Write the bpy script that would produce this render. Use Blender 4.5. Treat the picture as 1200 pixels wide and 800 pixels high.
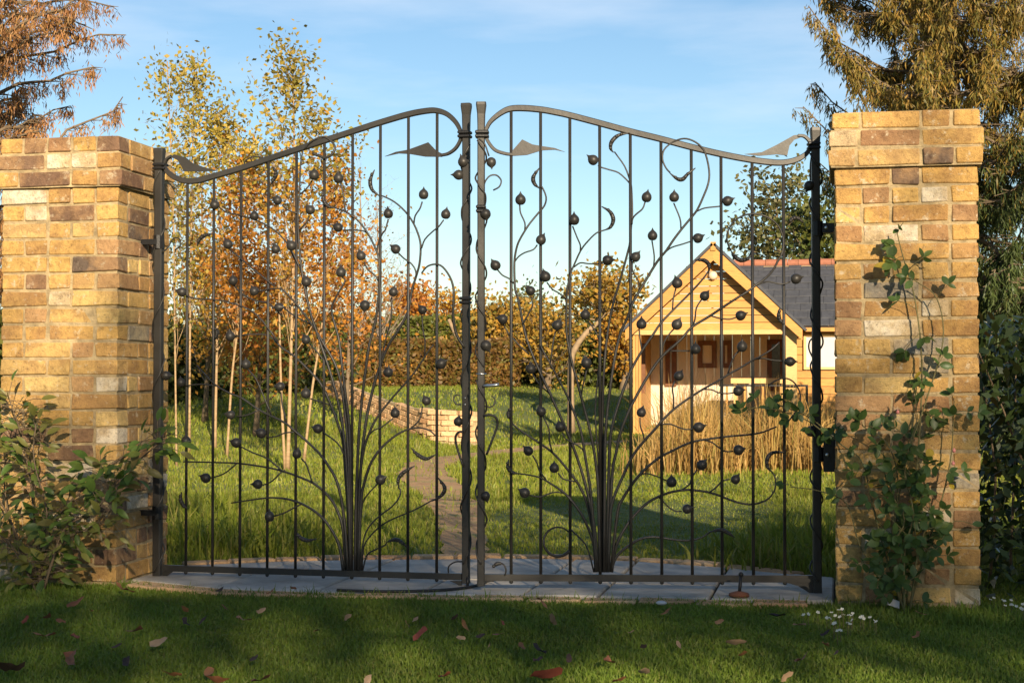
import bpy, math, random
import numpy as np
from mathutils import Vector, Matrix, Euler

# ------------------------------------------------------------------ scene, camera, light
sc = bpy.context.scene
for o in list(bpy.data.objects): bpy.data.objects.remove(o)
col = sc.collection
rnd = random.Random(7); rng = np.random.default_rng(7)
CX, CY, CZ, YAW, PIT, F = 1.540, -6.862, 0.88, 0.1979, 0.0233, 1902.4
cd = bpy.data.cameras.new('camera'); cam = bpy.data.objects.new('camera', cd); col.objects.link(cam)
cam.location = (CX, CY, CZ); cam.rotation_euler = (math.pi/2+PIT, 0, YAW)
cd.sensor_width = 36; cd.lens = F/1200*36; cd.clip_start = .1; cd.clip_end = 900
sc.camera = cam
sc.view_settings.view_transform = 'Standard'; sc.view_settings.look = 'None'
sc.view_settings.exposure = 0.92; sc.view_settings.gamma = 1
SUN_EL, SUN_AZ = math.radians(19), math.radians(24)      # azimuth turned from -Y towards +X
S = Vector((math.sin(SUN_AZ)*math.cos(SUN_EL), -math.cos(SUN_AZ)*math.cos(SUN_EL), math.sin(SUN_EL)))
ld = bpy.data.lights.new('sun', 'SUN'); ld.energy = 5.0; ld.angle = math.radians(.55); ld.color = (1, .83, .6)
sun = bpy.data.objects.new('sun', ld); col.objects.link(sun); sun.rotation_euler = S.to_track_quat('Z', 'Y').to_euler()
sun.location = (8, -20, 12)
w = bpy.data.worlds.new('World'); sc.world = w; w.use_nodes = True
nt = w.node_tree; nt.nodes.clear()
def N(t, k, **kw):
    n = t.nodes.new(k)
    for a, b in kw.items():
        if a in n.inputs.keys(): n.inputs[a].default_value = b
        else: setattr(n, a, b)
    return n
sky = N(nt, 'ShaderNodeTexSky', sky_type='NISHITA', sun_disc=False, sun_elevation=SUN_EL,
        sun_rotation=math.atan2(S.x, S.y), air_density=1.0, dust_density=.2, ozone_density=2.0, altitude=0)
tc = N(nt, 'ShaderNodeTexCoord')
mp = N(nt, 'ShaderNodeMapping'); mp.inputs['Scale'].default_value = (1.6, 1.6, 9); mp.inputs['Location'].default_value = (.3, .1, .5)
nz = N(nt, 'ShaderNodeTexNoise', Scale=2.2, Detail=7, Roughness=.55)
rp = N(nt, 'ShaderNodeValToRGB'); rp.color_ramp.elements[0].position = .48; rp.color_ramp.elements[1].position = .82
rp.color_ramp.elements[1].color = (.42, .42, .42, 1)
mx = N(nt, 'ShaderNodeMix', data_type='RGBA'); mx.inputs['B'].default_value = (8.5, 8.6, 9.0, 1)
bg = N(nt, 'ShaderNodeBackground', Strength=.071); wo = N(nt, 'ShaderNodeOutputWorld')
L = nt.links.new
L(tc.outputs['Generated'], mp.inputs['Vector']); L(mp.outputs['Vector'], nz.inputs['Vector']); L(nz.outputs['Fac'], rp.inputs['Fac'])
L(rp.outputs['Color'], mx.inputs['Factor']); hs = N(nt, 'ShaderNodeHueSaturation', Saturation=1.12); L(sky.outputs['Color'], hs.inputs['Color']); L(hs.outputs['Color'], mx.inputs['A']); L(mx.outputs['Result'], bg.inputs['Color'])
L(bg.outputs['Background'], wo.inputs['Surface'])

# ------------------------------------------------------------------ measuring helpers
RV = Vector((math.cos(YAW), math.sin(YAW), 0)); FV = Vector((-math.sin(YAW), math.cos(YAW), 0)); CV = Vector((CX, CY, CZ))
def ray(u, v):
    a = (u-600)/F; b = -(v-400)/F
    return RV*a + FV*(math.cos(PIT)-math.sin(PIT)*b) + Vector((0, 0, math.sin(PIT)+math.cos(PIT)*b))
def at_y(u, v, y): r = ray(u, v); return CV + r*((y-CY)/r.y)
def at_z(u, v, z=0.): r = ray(u, v); return CV + r*((z-CZ)/r.z)
def at_d(u, v, d): r = ray(u, v); return CV + r*(d/r.dot(FV))
def on_plane(u, v, p, n): r = ray(u, v); return CV + r*((p-CV).dot(n)/r.dot(n))
def depth(p): return (Vector(p)-CV).dot(FV)

# ------------------------------------------------------------------ materials
def new_mat(name):
    m = bpy.data.materials.new(name); m.use_nodes = True; t = m.node_tree; t.nodes.clear()
    o = N(t, 'ShaderNodeOutputMaterial'); p = N(t, 'ShaderNodeBsdfPrincipled'); t.links.new(p.outputs[0], o.inputs[0])
    return m, t, p, o
def ramp(t, stops, interp='LINEAR'):
    r = N(t, 'ShaderNodeValToRGB'); cr = r.color_ramp; cr.interpolation = interp
    while len(cr.elements) < len(stops): cr.elements.new(.5)
    for e, (pos, c) in zip(cr.elements, stops): e.position = pos; e.color = (*c, 1) if len(c) == 3 else c
    return r
def mixc(t, fac, a, b, mode='MIX'):
    m = N(t, 'ShaderNodeMix', data_type='RGBA', blend_type=mode)
    for s, k in ((fac, 'Factor'), (a, 'A'), (b, 'B')):
        if hasattr(s, 'links'): t.links.new(s, m.inputs[k])
        elif isinstance(s, (int, float)): m.inputs[k].default_value = s
        else: m.inputs[k].default_value = (*s, 1)
    return m.outputs['Result']
def noise(t, vec, scale, detail=4, rough=.6):
    n = N(t, 'ShaderNodeTexNoise', Scale=scale, Detail=detail, Roughness=rough)
    if vec is not None: t.links.new(vec, n.inputs['Vector'])
    return n.outputs['Fac']
def bump(t, p, h, dist, strength=1.):
    b = N(t, 'ShaderNodeBump', Distance=dist, Strength=strength); t.links.new(h, b.inputs['Height']); t.links.new(b.outputs[0], p.inputs['Normal'])
def rnd_vec(t):
    """object coordinates shifted by the object's own random number, so alike pieces differ"""
    c = N(t, 'ShaderNodeTexCoord'); oi = N(t, 'ShaderNodeObjectInfo')
    ml = N(t, 'ShaderNodeMath', operation='MULTIPLY'); ml.inputs[1].default_value = 57.; t.links.new(oi.outputs['Random'], ml.inputs[0])
    va = N(t, 'ShaderNodeVectorMath', operation='ADD'); t.links.new(c.outputs['Object'], va.inputs[0]); t.links.new(ml.outputs[0], va.inputs[1])
    return va.outputs[0], oi.outputs['Random']

def brick_mat(name, stops, white=.15, dark=.6, soot=.62, second=None):
    m, t, p, o = new_mat(name); v, r = rnd_vec(t)
    base = ramp(t, stops); t.links.new(r, base.inputs[0]); c = base.outputs[0]
    if second is not None:                                                  # kiln marks: large irregular patches of a second clay colour
        r0 = ramp(t, [(.42, (0, 0, 0)), (.58, (.85,)*3)]); t.links.new(noise(t, v, 7, 4, .6), r0.inputs[0]); c = mixc(t, r0.outputs[0], c, second)
    n1 = noise(t, v, 34, 7, .78); r1 = ramp(t, [(.3, (.5, .45, .43)), (.48, (1.05, 1.04, 1.02)), (.68, (1.34, 1.32, 1.26))]); t.links.new(n1, r1.inputs[0])
    c = mixc(t, .9, c, r1.outputs[0], 'MULTIPLY')
    n4 = noise(t, v, 5, 5, .65); r4 = ramp(t, [(.47, (0, 0, 0)), (.62, (soot*.8,)*3)]); t.links.new(n4, r4.inputs[0]); c = mixc(t, r4.outputs[0], c, (.23, .115, .06))
    n2 = noise(t, v, 75, 3, .7); r2 = ramp(t, [(.58, (0, 0, 0)), (.72, (dark,)*3)]); t.links.new(n2, r2.inputs[0])
    c = mixc(t, r2.outputs[0], c, (.10, .07, .045))
    n3 = noise(t, v, 22, 6, .75); r3 = ramp(t, [(.57, (0, 0, 0)), (.66, (min(1, white*5),)*3)]); t.links.new(n3, r3.inputs[0])
    c = mixc(t, r3.outputs[0], c, (.62, .52, .36))
    t.links.new(c, p.inputs['Base Color']); p.inputs['Roughness'].default_value = .95; p.inputs['Specular IOR Level'].default_value = .2
    ad = N(t, 'ShaderNodeMath', operation='ADD'); t.links.new(noise(t, v, 28, 6, .8), ad.inputs[0]); t.links.new(noise(t, v, 110, 4, .8), ad.inputs[1])
    bump(t, p, ad.outputs[0], .007, 1.)
    return m
M = {}
M['brick'] = brick_mat('stock_brick', [(0, (.34, .20, .075)), (.16, (.53, .33, .11)), (.3, (.46, .27, .09)), (.42, (.60, .42, .17)), (.55, (.52, .32, .105)),
      (.66, (.36, .20, .09)), (.76, (.52, .34, .14)), (.86, (.29, .165, .085)), (.95, (.42, .25, .12)), (1, (.5, .31, .11))])
M['brick_dark'] = brick_mat('burnt_brick', [(0, (.15, .09, .06)), (.5, (.2, .12, .075)), (1, (.12, .09, .07))], .1, .5, .3, (.33, .2, .1))
M['brick_white'] = brick_mat('whitened_brick', [(0, (.66, .58, .44)), (1, (.58, .50, .38))], .22, .75, .15, (.44, .32, .17))
M['brick_grey'] = brick_mat('grey_brick', [(0, (.27, .25, .21)), (1, (.2, .18, .15))], .2, .5, .2, (.42, .33, .2))
M['brick_orange'] = brick_mat('path_brick', [(0, (.56, .34, .17)), (.5, (.64, .43, .24)), (1, (.5, .28, .14))], .12, .3, .25)

def plain(name, c, rough=.7, nscale=8, var=.25, bmp=.002, bscale=60, metallic=0, spec=.4):
    m, t, p, o = new_mat(name); v, r = rnd_vec(t)
    n1 = noise(t, v, nscale, 5); r1 = ramp(t, [(.25, (1-var,)*3), (.75, (1+var,)*3)]); t.links.new(n1, r1.inputs[0])
    t.links.new(mixc(t, 1., c, r1.outputs[0], 'MULTIPLY'), p.inputs['Base Color'])
    p.inputs['Roughness'].default_value = rough; p.inputs['Metallic'].default_value = metallic; p.inputs['Specular IOR Level'].default_value = spec
    if bmp: bump(t, p, noise(t, v, bscale, 5), bmp)
    return m
M['mortar'] = plain('sand_mortar', (.36, .27, .145), .95, 22, .5, .006, 90)
M['iron'] = plain('forged_iron', (.036, .033, .029), .46, 9, .22, .0006, 45, .2)
M['iron_dark'] = plain('blackened_iron', (.02, .02, .021), .45, 14, .3, .001, 90, .4)
M['steel'] = plain('bare_steel', (.6, .6, .58), .3, 20, .1, 0, 1, 1)
M['slab'] = plain('grey_sandstone', (.40, .36, .30), .85, 5, .4, .004, 45)
M['rubber'] = plain('black_rubber', (.012, .012, .013), .6, 10, .1, 0)
M['white'] = plain('white_petal', (.6, .57, .45), .7, 30, .1, 0)
M['slate'] = plain('dark_slate', (.062, .064, .072), .75, 5, .3, .006, 30)
M['ridge'] = plain('red_clay', (.30, .115, .065), .8, 6, .25, .004, 40)
M['lead'] = plain('grey_stone', (.33, .33, .34), .7, 10, .3, .003, 30)

def timber(name, c, axis_scale, var=.3):
    m, t, p, o = new_mat(name); v, r = rnd_vec(t)
    mp = N(t, 'ShaderNodeMapping'); mp.inputs['Scale'].default_value = axis_scale; t.links.new(v, mp.inputs['Vector'])
    n1 = noise(t, mp.outputs[0], 6, 5, .6); r1 = ramp(t, [(.3, (1-var,)*3), (.7, (1.12,)*3)]); t.links.new(n1, r1.inputs[0])
    rr = ramp(t, [(0, (.85, .82, .78)), (1, (1.1, 1.08, 1.02))]); t.links.new(r, rr.inputs[0])
    cc = mixc(t, 1., c, r1.outputs[0], 'MULTIPLY'); cc = mixc(t, 1., cc, rr.outputs[0], 'MULTIPLY')
    t.links.new(cc, p.inputs['Base Color']); p.inputs['Roughness'].default_value = .6
    bump(t, p, n1, .003, .5)
    return m
M['timber'] = timber('honey_timber', (.54, .265, .06), (1, 6, 14))
M['timber_v'] = timber('honey_timber_upright', (.53, .28, .075), (12, 8, 1))
M['timber_pale'] = timber('pale_timber', (.66, .43, .17), (1, 8, 10), .15)
M['timber_cream'] = timber('cream_painted_boards', (.70, .58, .45), (12, 8, 1), .12)
M['frame'] = plain('brown_stain', (.15, .058, .022), .5, 10, .25, .001)
m, t, p, o = new_mat('window_glass'); p.inputs['Base Color'].default_value = (.03, .03, .032, 1); p.inputs['Roughness'].default_value = .06; M['glass'] = m
M['blind'] = plain('white_blind', (.5, .49, .48), .8, 5, .1, .002)

def leaf_mat(name, cols, transl=.35, rough=.5, per='island', var=.35):
    m, t, p, o = new_mat(name)
    if per == 'island':
        g = N(t, 'ShaderNodeNewGeometry'); src = g.outputs['Random Per Island']
    else:
        oi = N(t, 'ShaderNodeObjectInfo'); src = oi.outputs['Random']
    k = len(cols); r = ramp(t, [(i/max(1, k-1), c) for i, c in enumerate(cols)]); t.links.new(src, r.inputs[0])
    c = r.outputs[0]
    tcn = N(t, 'ShaderNodeTexCoord'); nn = noise(t, tcn.outputs['Object'], 1.3, 3); r2 = ramp(t, [(.3, (1-var,)*3), (.7, (1+var*.7,)*3)]); t.links.new(nn, r2.inputs[0])
    c = mixc(t, 1., c, r2.outputs[0], 'MULTIPLY')
    t.links.new(c, p.inputs['Base Color']); p.inputs['Roughness'].default_value = rough; p.inputs['Specular IOR Level'].default_value = .3
    tr = N(t, 'ShaderNodeBsdfTranslucent'); t.links.new(c, tr.inputs['Color'])
    ms = N(t, 'ShaderNodeMixShader'); ms.inputs[0].default_value = transl
    t.links.new(p.outputs[0], ms.inputs[1]); t.links.new(tr.outputs[0], ms.inputs[2]); t.links.new(ms.outputs[0], o.inputs[0])
    return m
M['lawn_grass'] = leaf_mat('mown_grass', [(.12, .185, .018), (.16, .22, .028), (.13, .20, .02), (.21, .22, .05)], .3, .55)
M['rough_grass'] = leaf_mat('rough_grass', [(.15, .20, .015), (.23, .27, .026), (.30, .30, .045), (.17, .23, .02), (.35, .29, .08)], .4, .5)
M['gold_grass'] = leaf_mat('dry_grass', [(.42, .25, .07), (.52, .34, .12), (.34, .19, .055), (.48, .30, .09), (.30, .27, .07)], .35, .6)
M['birch_gold'] = leaf_mat('golden_leaf', [(.52, .26, .035), (.62, .37, .06), (.46, .18, .03), (.6, .32, .045), (.40, .31, .06)], .45)
M['birch_orange'] = leaf_mat('orange_leaf', [(.5, .2, .03), (.58, .27, .04), (.42, .14, .035), (.55, .3, .045)], .45)
M['birch_green'] = leaf_mat('yellow_green_leaf', [(.34, .29, .05), (.55, .38, .07), (.24, .24, .05), (.60, .42, .09)], .45)
M['larch'] = leaf_mat('larch_needles', [(.40, .19, .07), (.30, .14, .06), (.46, .25, .09), (.24, .15, .06)], .25)
M['spruce'] = leaf_mat('spruce_needles', [(.16, .135, .03), (.25, .17, .035), (.31, .18, .04), (.12, .12, .03), (.2, .15, .03)], .25)
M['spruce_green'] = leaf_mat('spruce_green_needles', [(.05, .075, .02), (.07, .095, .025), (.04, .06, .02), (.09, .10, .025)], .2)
M['hedge_green'] = leaf_mat('hedge_leaf', [(.10, .12, .02), (.14, .15, .026), (.075, .095, .018), (.18, .16, .03)], .3)
M['hedge_dark'] = leaf_mat('yew_leaf', [(.045, .065, .015), (.08, .095, .018), (.12, .12, .022), (.05, .075, .016)], .25)
M['beech'] = leaf_mat('bronze_beech_leaf', [(.16, .085, .025), (.21, .12, .03), (.12, .12, .025), (.22, .11, .025), (.11, .06, .025)], .3)
M['apple'] = leaf_mat('apple_leaf', [(.36, .21, .035), (.46, .26, .045), (.22, .19, .035), (.55, .28, .04), (.16, .17, .03)], .35)
M['dark_leaf'] = leaf_mat('laurel_leaf', [(.03, .052, .016), (.045, .07, .02), (.025, .042, .014)], .15, .35)
M['rose_leaf'] = leaf_mat('rose_leaf', [(.06, .11, .028), (.09, .15, .035), (.045, .08, .022), (.13, .18, .04)], .3, .4, 'object')
M['shrub_leaf'] = leaf_mat('shrub_leaf', [(.10, .17, .03), (.15, .23, .04), (.08, .14, .03), (.22, .26, .05), (.2, .14, .045)], .35, .4, 'object')
M['yellow_leaf'] = leaf_mat('yellow_leaf', [(.5, .36, .04), (.45, .33, .05)], .35, .5, 'object')
M['far_green'] = leaf_mat('far_leaf', [(.09, .105, .035), (.13, .12, .04), (.18, .15, .05), (.06, .08, .03)], .3)
M['cane'] = plain('green_cane', (.14, .12, .045), .7, 20, .3, .001)
M['bark'] = plain('brown_bark', (.16, .115, .07), .9, 8, .35, .01, 25)
M['bark_pale'] = plain('pale_bark', (.27, .19, .11), .85, 6, .3, .006, 25)
M['twig'] = plain('bare_twig', (.25, .19, .14), .9, 8, .3, 0)
m, t, p, o = new_mat('birch_bark'); v, r = rnd_vec(t)
mp = N(t, 'ShaderNodeMapping'); mp.inputs['Scale'].default_value = (1, 1, 5); t.links.new(v, mp.inputs['Vector'])
r1 = ramp(t, [(.3, (.2, .12, .07)), (.42, (.31, .20, .10)), (.7, (.40, .28, .15))]); t.links.new(noise(t, mp.outputs[0], 7, 4), r1.inputs[0])
t.links.new(r1.outputs[0], p.inputs['Base Color']); p.inputs['Roughness'].default_value = .75; M['birch_bark'] = m
def ground_mat(name, stops, scale, bmpd=.03):
    m, t, p, o = new_mat(name); c = N(t, 'ShaderNodeTexCoord')
    n1 = noise(t, c.outputs['Object'], scale, 8, .7); r1 = ramp(t, stops); t.links.new(n1, r1.inputs[0])
    t.links.new(r1.outputs[0], p.inputs['Base Color']); p.inputs['Roughness'].default_value = 1
    bump(t, p, noise(t, c.outputs['Object'], scale*9, 5), bmpd); return m
M['turf'] = ground_mat('turf', [(.3, (.06, .085, .015)), (.5, (.10, .13, .02)), (.7, (.15, .14, .04))], 1.7)
M['dirt'] = ground_mat('worn_earth', [(.35, (.30, .17, .075)), (.5, (.42, .25, .115)), (.62, (.22, .2, .06))], 2.5, .02)
M['soil'] = ground_mat('soil', [(.3, (.05, .034, .02)), (.7, (.10, .07, .04))], 5)
M['litter'] = leaf_mat('fallen_leaf', [(.26, .10, .045), (.32, .15, .06), (.20, .085, .05), (.36, .2, .1), (.28, .07, .04)], .2, .7, 'object', .2)
M['litter_red'] = leaf_mat('red_fallen_leaf', [(.30, .075, .05), (.27, .09, .05)], .2, .6, 'object', .2)
M['litter_dark'] = leaf_mat('dark_fallen_leaf', [(.05, .035, .03), (.085, .05, .035)], .1, .7, 'object', .2)
M['litter_pale'] = leaf_mat('pale_fallen_leaf', [(.34, .21, .12), (.38, .26, .16)], .2, .7, 'object', .2)

# ------------------------------------------------------------------ mesh helpers
WL = {}                                      # world place of every Empty that parents parts
class MB:
    def __init__(s): s.v = []; s.f = []
    def add(s, v, f):
        k = len(s.v); s.v += [tuple(a) for a in v]; s.f += [tuple(i+k for i in q) for q in f]; return s
    def box(s, a, b): return s.add(*box_vf(a, b))
    def tube(s, pts, r, n=6, sub=3): return s.add(*tube_vf(pts, r, n, sub))
    def mesh(s, name, smooth=False):
        me = bpy.data.meshes.new(name); me.from_pydata(s.v, [], s.f); me.update()
        if smooth: me.polygons.foreach_set('use_smooth', [True]*len(me.polygons))
        return me
    def build(s, name, mat, parent=None, smooth=False, **kw): return put(name, s.mesh(name, smooth), mat, parent, **kw)
def put(name, me, mat, parent=None, loc=(0, 0, 0), rot=None, scale=None, kind=None):
    o = bpy.data.objects.new(name, me); col.objects.link(o)
    if mat is not None and not me.materials: me.materials.append(mat)
    if parent is not None:
        o.parent = parent; o.location = Vector(loc)-WL.get(parent.name, Vector((0, 0, 0)))
    else: o.location = loc
    WL[o.name] = Vector(loc)
    if rot is not None:
        o.rotation_euler = rot
    if scale is not None: o.scale = scale
    if kind: o['kind'] = kind
    return o
def tag(o, label, cat, group=None):
    o['label'] = label; o['category'] = cat
    if group: o['group'] = group
    return o
def thing(name, loc, label, cat, group=None):
    o = bpy.data.objects.new(name, None); col.objects.link(o); o.location = loc; o.empty_display_size = .1
    WL[o.name] = Vector(loc); return tag(o, label, cat, group)
def box_vf(a, b):
    (x0, y0, z0), (x1, y1, z1) = a, b
    return ([(x0, y0, z0), (x1, y0, z0), (x1, y1, z0), (x0, y1, z0), (x0, y0, z1), (x1, y0, z1), (x1, y1, z1), (x0, y1, z1)],
            [(0, 3, 2, 1), (4, 5, 6, 7), (0, 1, 5, 4), (1, 2, 6, 5), (2, 3, 7, 6), (3, 0, 4, 7)])
def chamfer_box(sx, sy, sz, c, jit=0., r=rnd):
    """box centred on 0 with bevelled edges; corners slightly uneven"""
    h = (sx/2, sy/2, sz/2); v = []; idx = {}
    for a in (-1, 1):
        for b in (-1, 1):
            for d in (-1, 1):
                jx, jy, jz = (r.uniform(-jit, jit) for _ in range(3))
                for k in range(3):
                    q = [a*(h[0]-c), b*(h[1]-c), d*(h[2]-c)]; q[k] += (a, b, d)[k]*c
                    idx[(a, b, d, k)] = len(v); v.append((q[0]+jx, q[1]+jy, q[2]+jz))
    f = []
    for k in range(3):
        i, j = [(1, 2), (2, 0), (0, 1)][k]
        for s_ in (-1, 1):
            q = []
            for (p_, r_) in ((-1, -1), (1, -1), (1, 1), (-1, 1)):
                e = [0, 0, 0]; e[k] = s_; e[i] = p_; e[j] = r_; q.append(idx[(*e, k)])
            f.append(tuple(q if s_ > 0 else q[::-1]))
    for k in range(3):                       # edges along axis k
        i, j = (k+1) % 3, (k+2) % 3
        for p_ in (-1, 1):
            for r_ in (-1, 1):
                e0 = [0, 0, 0]; e1 = [0, 0, 0]; e0[k] = -1; e1[k] = 1; e0[i] = e1[i] = p_; e0[j] = e1[j] = r_
                q = [idx[(*e0, i)], idx[(*e1, i)], idx[(*e1, j)], idx[(*e0, j)]]
                f.append(tuple(q if p_*r_ < 0 else q[::-1]))
    for a in (-1, 1):
        for b in (-1, 1):
            for d in (-1, 1):
                q = [idx[(a, b, d, k)] for k in range(3)]; f.append(tuple(q if a*b*d > 0 else q[::-1]))
    return v, f
def catmull(P, k):
    P = [Vector(p) for p in P]
    if len(P) < 3 or k < 2: return P
    Q = [P[0]*2-P[1]]+P+[P[-1]*2-P[-2]]; out = []
    for i in range(1, len(Q)-2):
        a, b, c, d = Q[i-1:i+3]
        for j in range(k):
            s = j/k; out.append(.5*((2*b)+(c-a)*s+(2*a-5*b+4*c-d)*s*s+(3*b-a-3*c+d)*s**3))
    out.append(P[-1]); return out
def tube_vf(pts, r, n=6, sub=3):
    m0 = len(pts); P = catmull(pts, sub); m = len(P)
    if isinstance(r, (int, float)): R = [r]*m
    else:
        r = list(r)
        if len(r) == 2 and m0 != 2: R = [r[0]+(r[1]-r[0])*i/(m-1) for i in range(m)]
        else: R = [float(np.interp(i/(m-1)*(len(r)-1), range(len(r)), r)) for i in range(m)]
    T = [(P[min(i+1, m-1)]-P[max(i-1, 0)]).normalized() for i in range(m)]
    up = Vector((0, 0, 1)) if abs(T[0].z) < .9 else Vector((1, 0, 0))
    a = T[0].cross(up).normalized(); v = []; f = []
    for i in range(m):
        a = (a-T[i]*a.dot(T[i])).normalized(); b = T[i].cross(a)
        for j in range(n):
            an = 2*math.pi*j/n; v.append(P[i]+(a*math.cos(an)+b*math.sin(an))*R[i])
    for i in range(m-1):
        for j in range(n):
            k = (j+1) % n; f.append((i*n+j, i*n+k, (i+1)*n+k, (i+1)*n+j))
    f.append(tuple(range(n))[::-1]); f.append(tuple((m-1)*n+j for j in range(n)))
    return v, f
def lathe_vf(prof, n=12):
    v = []; f = []; m = len(prof)
    for (r, z) in prof:
        for j in range(n): a = 2*math.pi*j/n; v.append((r*math.cos(a), r*math.sin(a), z))
    for i in range(m-1):
        for j in range(n): k = (j+1) % n; f.append((i*n+j, i*n+k, (i+1)*n+k, (i+1)*n+j))
    return v, f
def fast_mesh(name, verts, nper):
    """numpy mesh: every run of nper vertices is one face"""
    verts = np.asarray(verts, np.float32).reshape(-1, 3); n = len(verts); k = n//nper
    me = bpy.data.meshes.new(name); me.vertices.add(n); me.vertices.foreach_set('co', verts.ravel())
    me.loops.add(n); me.loops.foreach_set('vertex_index', np.arange(n, dtype=np.int32))
    me.polygons.add(k); me.polygons.foreach_set('loop_start', np.arange(0, n, nper, dtype=np.int32))
    me.update(calc_edges=True); return me
def unit(a): return a/np.maximum(1e-9, np.linalg.norm(a, axis=-1, keepdims=True))
def leaf_quads(c, size, up=None, droop=0., aspect=.62, jit=.35):
    """diamond leaves at centres c, random facing"""
    n = len(c); L_ = size*(1+jit*rng.uniform(-1, 1, n))[:, None]
    a = unit(rng.normal(size=(n, 3))+np.array([0, 0, -droop])); b = unit(np.cross(a, rng.normal(size=(n, 3))))
    q = np.stack([c-a*L_*.5, c+b*L_*aspect*.5-a*L_*.08, c+a*L_*.5, c-b*L_*aspect*.5-a*L_*.08], 1)
    return q.reshape(-1, 3)
def blades(base, h, wd, lean=.35, spread=None):
    """grass blades: triangles from base points"""
    n = len(base); an = rng.uniform(0, 2*np.pi, n); d = np.stack([np.cos(an), np.sin(an), 0*an], 1)
    t = rng.uniform(0, 2*np.pi, n); l = np.abs(rng.normal(0, lean, n)); e = np.stack([np.cos(t)*l, np.sin(t)*l, np.ones(n)], 1)
    tip = base+unit(e)*h[:, None]
    return np.stack([base-d*wd[:, None]*.5, base+d*wd[:, None]*.5, tip], 1).reshape(-1, 3)
def blades2(base, h, wd, lean=.35):
    """bent blades: quad base + triangle tip, given as two faces of 4 and 3 -> here two quads"""
    n = len(base); an = rng.uniform(0, 2*np.pi, n); d = np.stack([np.cos(an), np.sin(an), 0*an], 1)*wd[:, None]*.5
    t = rng.uniform(0, 2*np.pi, n); l = np.abs(rng.normal(0, lean, n)); e = np.stack([np.cos(t)*l, np.sin(t)*l, np.ones(n)], 1)
    e2 = np.stack([np.cos(t)*l*2.8, np.sin(t)*l*2.8, np.ones(n)*.85], 1)
    mid = base+unit(e)*h[:, None]*.55; tip = mid+unit(e2)*h[:, None]*.45
    q1 = np.stack([base-d, base+d, mid+d*.8, mid-d*.8], 1); q2 = np.stack([mid-d*.8, mid+d*.8, tip+d*.05, tip-d*.05], 1)
    v = np.concatenate([base-d, base+d, mid+d*.8, mid-d*.8, tip], 1).reshape(-1, 3)
    return v, n
def blade_mesh(name, base, h, wd, lean):
    v, n = blades2(base, h, wd, lean); me = bpy.data.meshes.new(name); me.vertices.add(len(v)); me.vertices.foreach_set('co', v.astype(np.float32).ravel())
    k = np.arange(n)[:, None]*5; li = (k+np.array([[0, 1, 2, 3, 3, 2, 4]])).astype(np.int32).ravel()
    me.loops.add(7*n); me.loops.foreach_set('vertex_index', li)
    st = (np.arange(n)[:, None]*7+np.array([[0, 4]])).astype(np.int32).ravel(); me.polygons.add(2*n); me.polygons.foreach_set('loop_start', st)
    me.update(calc_edges=True); return me

# ------------------------------------------------------------------ ground
def hgt(x, y):
    y = np.asarray(y, float); x = np.asarray(x, float)
    a = np.interp(y, [-40, 8, 18, 20, 31, 38, 60, 140], [0, 0, .58, .63, .68, .74, 1.0, 1.2]); b = np.interp(y, [-40, 0, 10, 17, 26, 40, 60, 140], [0, 0, 0, -.1, -.2, .74, 1.0, 1.2])
    k = np.clip((x+7)/3, 0, 1); return a*(1-k)+b*k
xs = np.linspace(-90, 90, 91); ys = np.concatenate([np.linspace(-40, 12, 53), np.linspace(13, 45, 65), np.linspace(48, 140, 24)])
gx, gy = np.meshgrid(xs, ys); gz = hgt(gx, gy)-.022
v = np.stack([gx, gy, gz], -1).reshape(-1, 3); nx = len(xs); f = [(j*nx+i, j*nx+i+1, (j+1)*nx+i+1, (j+1)*nx+i) for j in range(len(ys)-1) for i in range(nx-1)]
me = bpy.data.meshes.new('lawn'); me.from_pydata(v.tolist(), [], f); me.update()
put('lawn', me, M['turf'], kind='structure')

def inside(px, py, poly):
    r = np.zeros(len(px), bool); n = len(poly)
    for i in range(n):
        x0, y0 = poly[i]; x1, y1 = poly[(i+1) % n]
        c = ((y0 > py) != (y1 > py)) & (px < (x1-x0)*(py-y0)/(y1-y0+1e-12)+x0); r ^= c
    return r
# worn earth path: centre line and width, measured on the photo and laid on the ground
path_c = [(545, 652, 40), (542, 620, 46), (530, 590, 50), (508, 566, 52), (496, 548, 58), (520, 535, 64), (570, 526, 70), (640, 515, 90), (735, 506, 100)]
pl, pr = [], []
cen = [at_z(u, v) for u, v, w_ in path_c]; cen = catmull(cen, 6)
wid = np.interp(np.linspace(0, 8, len(cen)), range(9), [.26, .32, .42, .5, .55, .6, .6, .6, .6])
for i, p_ in enumerate(cen):
    t_ = (cen[min(i+1, len(cen)-1)]-cen[max(i-1, 0)]).normalized(); n_ = Vector((-t_.y, t_.x, 0)); k = wid[i]*rnd.uniform(.8, 1.15)
    pl.append(p_+n_*k*.46); pr.append(p_-n_*k*.46)
v = [(p_.x, p_.y, float(hgt(p_.x, p_.y))-.012) for p_ in pl+pr]; n = len(pl); f = [(i, i+1, n+i+1, n+i) for i in range(n-1)]
put('path', (lambda mb: mb.mesh('path'))(MB().add(v, [q[::-1] for q in f])), M['dirt'], kind='structure')
path_poly = [(p_.x, p_.y) for p_ in pl]+[(p_.x, p_.y) for p_ in pr[::-1]]

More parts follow.
